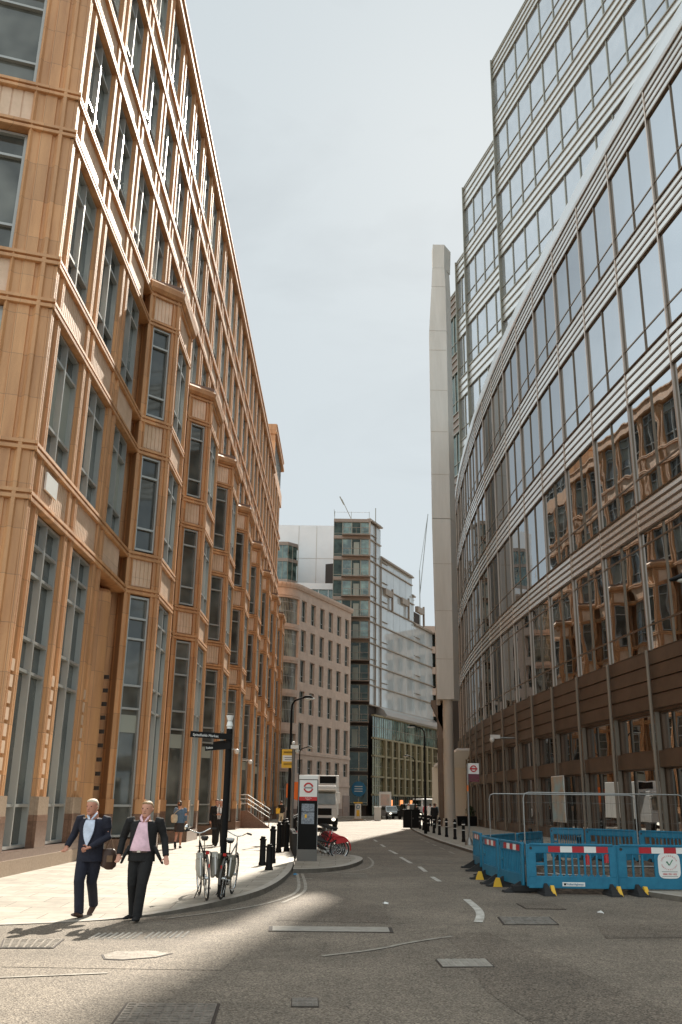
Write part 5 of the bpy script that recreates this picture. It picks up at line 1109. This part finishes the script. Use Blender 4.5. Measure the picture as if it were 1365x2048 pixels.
J2=dict(hip=(.0,.0,.94),chest=(0,-.01,1.26),neck=(.03,-.02,1.49),head=(.04,-.03,1.635),headdir=(-.1,-1,0),shL=(-.20,0,1.43),shR=(.225,0,1.43),
 elL=(-.30,.05,1.17),wrL=(-.31,-.04,.93),cuL=.6,elR=(.30,.04,1.17),wrR=(.365,-.06,.92),cuR=.4,
 knL=(-.09,-.02,.50),anL=(-.09,.12,.10),knR=(.07,-.12,.52),anR=(.045,-.16,.09),toeL=(-.5,-1,0),toeR=(.05,-1,.15),belt=.985,shirt_bot=.99,
 open=lambda u:(-.155+.10*u if u>.0 else -.155,.155-.085*u),flaps=[([(-.17,-.04,1.05),(-.22,-.07,.93),(-.27,-.06,.80)],[(.05,.03),(.07,.025),(.03,.015)]),([(.18,-.02,1.05),(.25,-.02,.92),(.31,.0,.80)],[(.05,.03),(.08,.025),(.03,.015)])])
P2=person('man in an open black suit and pink shirt walking beside the blond man',(-2.99,15.02,.008),R(-6),J2,top='blackw',trouser='blackw',shirt='pinks',hair='hairl',belly=.04,vox=.010,hem=.84)
P1.scale=P2.scale=(1.10,1.05,1.0)
# shoulder bag
t=thing('shoulder_bag','brown leather shoulder bag hanging at the blond man\'s hip','bag',(-3.54,15.24,.72),R(20)); t.scale=(.9,.9,.95)
mb=MB(); mb.hloft([(.02,0,-.02,.05,.05),(.0,0,.03,.13,.075),(0,0,.15,.14,.075),(-.01,0,.27,.12,.055),(-.02,0,.30,.09,.03)],16); o=mb.build('bag_body',F['brown'],t,smooth=True)
mb=MB(); mb.tube([(-.08,0,.27),(-.02,-.06,.45),(-.05,-.12,.62),(-.12,-.10,.78)],.009,6); mb.tube([(.08,0,.27),(.03,.03,.42),(-.05,.06,.6)],.009,6); mb.build('strap',F['tan'],t); mb=MB(); mb.box(-.05,.05,-.085,-.07,.10,.2); mb.build('buckle_flap',F['tan'],t)
# woman walking away
J3=dict(hip=(0,0,.90),chest=(0,.0,1.2),neck=(.0,.02,1.40),head=(.03,.03,1.535),headdir=(.1,-1,0),shL=(-.17,0,1.34),shR=(.17,0,1.34),elL=(-.22,.06,1.10),wrL=(-.20,-.10,.95),elR=(.21,.03,1.09),wrR=(.17,-.12,.94),
 knL=(-.06,-.10,.48),anL=(-.05,-.12,.09),knR=(.07,.02,.48),anR=(.06,.34,.22),toeR=(0,-.6,-.9))
person('woman in a denim jacket and dark skirt walking away along the building',(-5.65,34.8,.1),R(180),J3,top='denim',trouser='skirt',hair='hairb',jacket=True,skirt=True,vox=.014,hem=.92)
t=thing('tote_bag','beige bag slung behind the woman in denim','bag',(-5.82,34.62,1.05)); mb=MB(); mb.hloft([(0,0,-.08,.08,.04),(0,0,.0,.12,.06),(0,0,.14,.12,.05),(0,0,.2,.09,.03)],12); mb.build('bag_body',F['beige'],t,smooth=True); mb=MB(); mb.tube([(-.05,0,.18),(.08,.02,.32),(.24,.06,.42)],.012,6); mb.build('strap',F['beige'],t)
# man with phone
J4=dict(hip=(.0,.0,.93),chest=(0,0,1.25),neck=(.03,-.03,1.48),head=(.06,-.09,1.60),headdir=(.1,-1,0),shL=(-.20,0,1.42),shR=(.19,0,1.42),elL=(-.23,-.02,1.15),wrL=(-.06,-.24,1.14),hdL=(1,-.2,.1),elR=(.22,-.02,1.15),wrR=(.10,-.24,1.14),hdR=(-1,-.2,.1),
 knL=(-.09,-.03,.5),anL=(-.10,0,.09),knR=(.09,.04,.5),anR=(.09,.10,.09),shirt_bot=.98)
person('grey haired man in dark suit and tie looking at a phone near the fingerpost',(-4.45,36.8,.1),R(-6),J4,top='blackw',trouser='blackw',shirt='whites',hair='hairg',tie='grey',vox=.014)
t=thing('phone','small black phone held in both hands by the grey haired man','phone',(-4.43,36.53,1.28)); mb=MB(); mb.box(-.035,.035,-.03,.05,-.006,.006); mb.build('handset',M['black'],t,bevel=.003); mb=MB(); mb.box(-.03,.03,-.025,.045,.0065,.0075); mb.build('screen',M['glassD'],t)
JS=dict(hip=(.0,.0,.92),chest=(0,0,1.25),neck=(.0,0,1.47),head=(.0,-.02,1.61),shL=(-.19,0,1.40),shR=(.19,0,1.40),elL=(-.24,.05,1.13),wrL=(-.24,-.05,.88),elR=(.24,.03,1.13),wrR=(.24,-.06,.88),knL=(-.08,-.12,.5),anL=(-.08,-.18,.09),knR=(.08,.06,.5),anR=(.08,.26,.12))
person('dark suited figure standing just behind the man with the phone',(-4.75,38.2,.1),R(10),JS,top='blackw',trouser='blackw',hair='hairb',vox=.02)
JW=dict(JS,anL=(-.08,-.42,.09),knL=(-.08,-.26,.5),anR=(.08,.40,.16),knR=(.08,.15,.5))
far=[('distant person in a dark top beside the left lamp post, walking away',(-4.3,75,.1),170,'blackw','beige','hairb',JS),
('person in a pale top striding across the far road, leftmost of the crossing group',(6.9,92,.1),80,'whites','blackw','hairb',JW),
('person in a red checked top in the crossing group',(8.2,88,.1),20,'red','blackw','hairb',JS),
('person in a light blue top in the middle of the crossing group',(8.9,86,.1),-20,'lblue','grey','hairl',JS),
('person in a white shirt in the crossing group, just left of the man in black',(7.25,74,.1),175,'whites','blackw','hairb',JS),
('man in black walking away in front of the stone pylon, rightmost of the group',(7.0,68.5,.1),182,'blackw','blackw','hairb',JS),
('person in a dark coat at the far shop front',(8.0,96,.0),150,'blackw','blackw','hairb',JS),
('person in pink by the dark tower entrance',(5.6,119,.1),30,'pinks','blackw','hairb',JS),
('person in a yellow vest on the far left pavement',(-5.0,86,.1),10,'beige','blackw','hairb',JS)]
for lab,loc,rz,top,tr,hr,J in far: person(lab,loc,R(rz),J,top=top,trouser=tr,hair=hr,vox=.03,group=None)
t=thing('carrier_bag','yellow bag carried by the distant person beside the left lamp post','bag',(-4.55,74.9,.75)); mb=MB(); mb.hexa([(-.15,-.06,.1),(.15,-.06,.1),(.15,.06,.1),(-.15,.06,.1),(-.17,-.07,.5),(.17,-.07,.5),(.17,.07,.5),(-.17,.07,.5)]); mb.build('sack',M['yellow'],t,bevel=.02); mb=MB(); mb.tube([(-.08,0,.5),(0,0,.62),(.08,0,.5)],.01,5); mb.build('handle',M['yellow'],t)
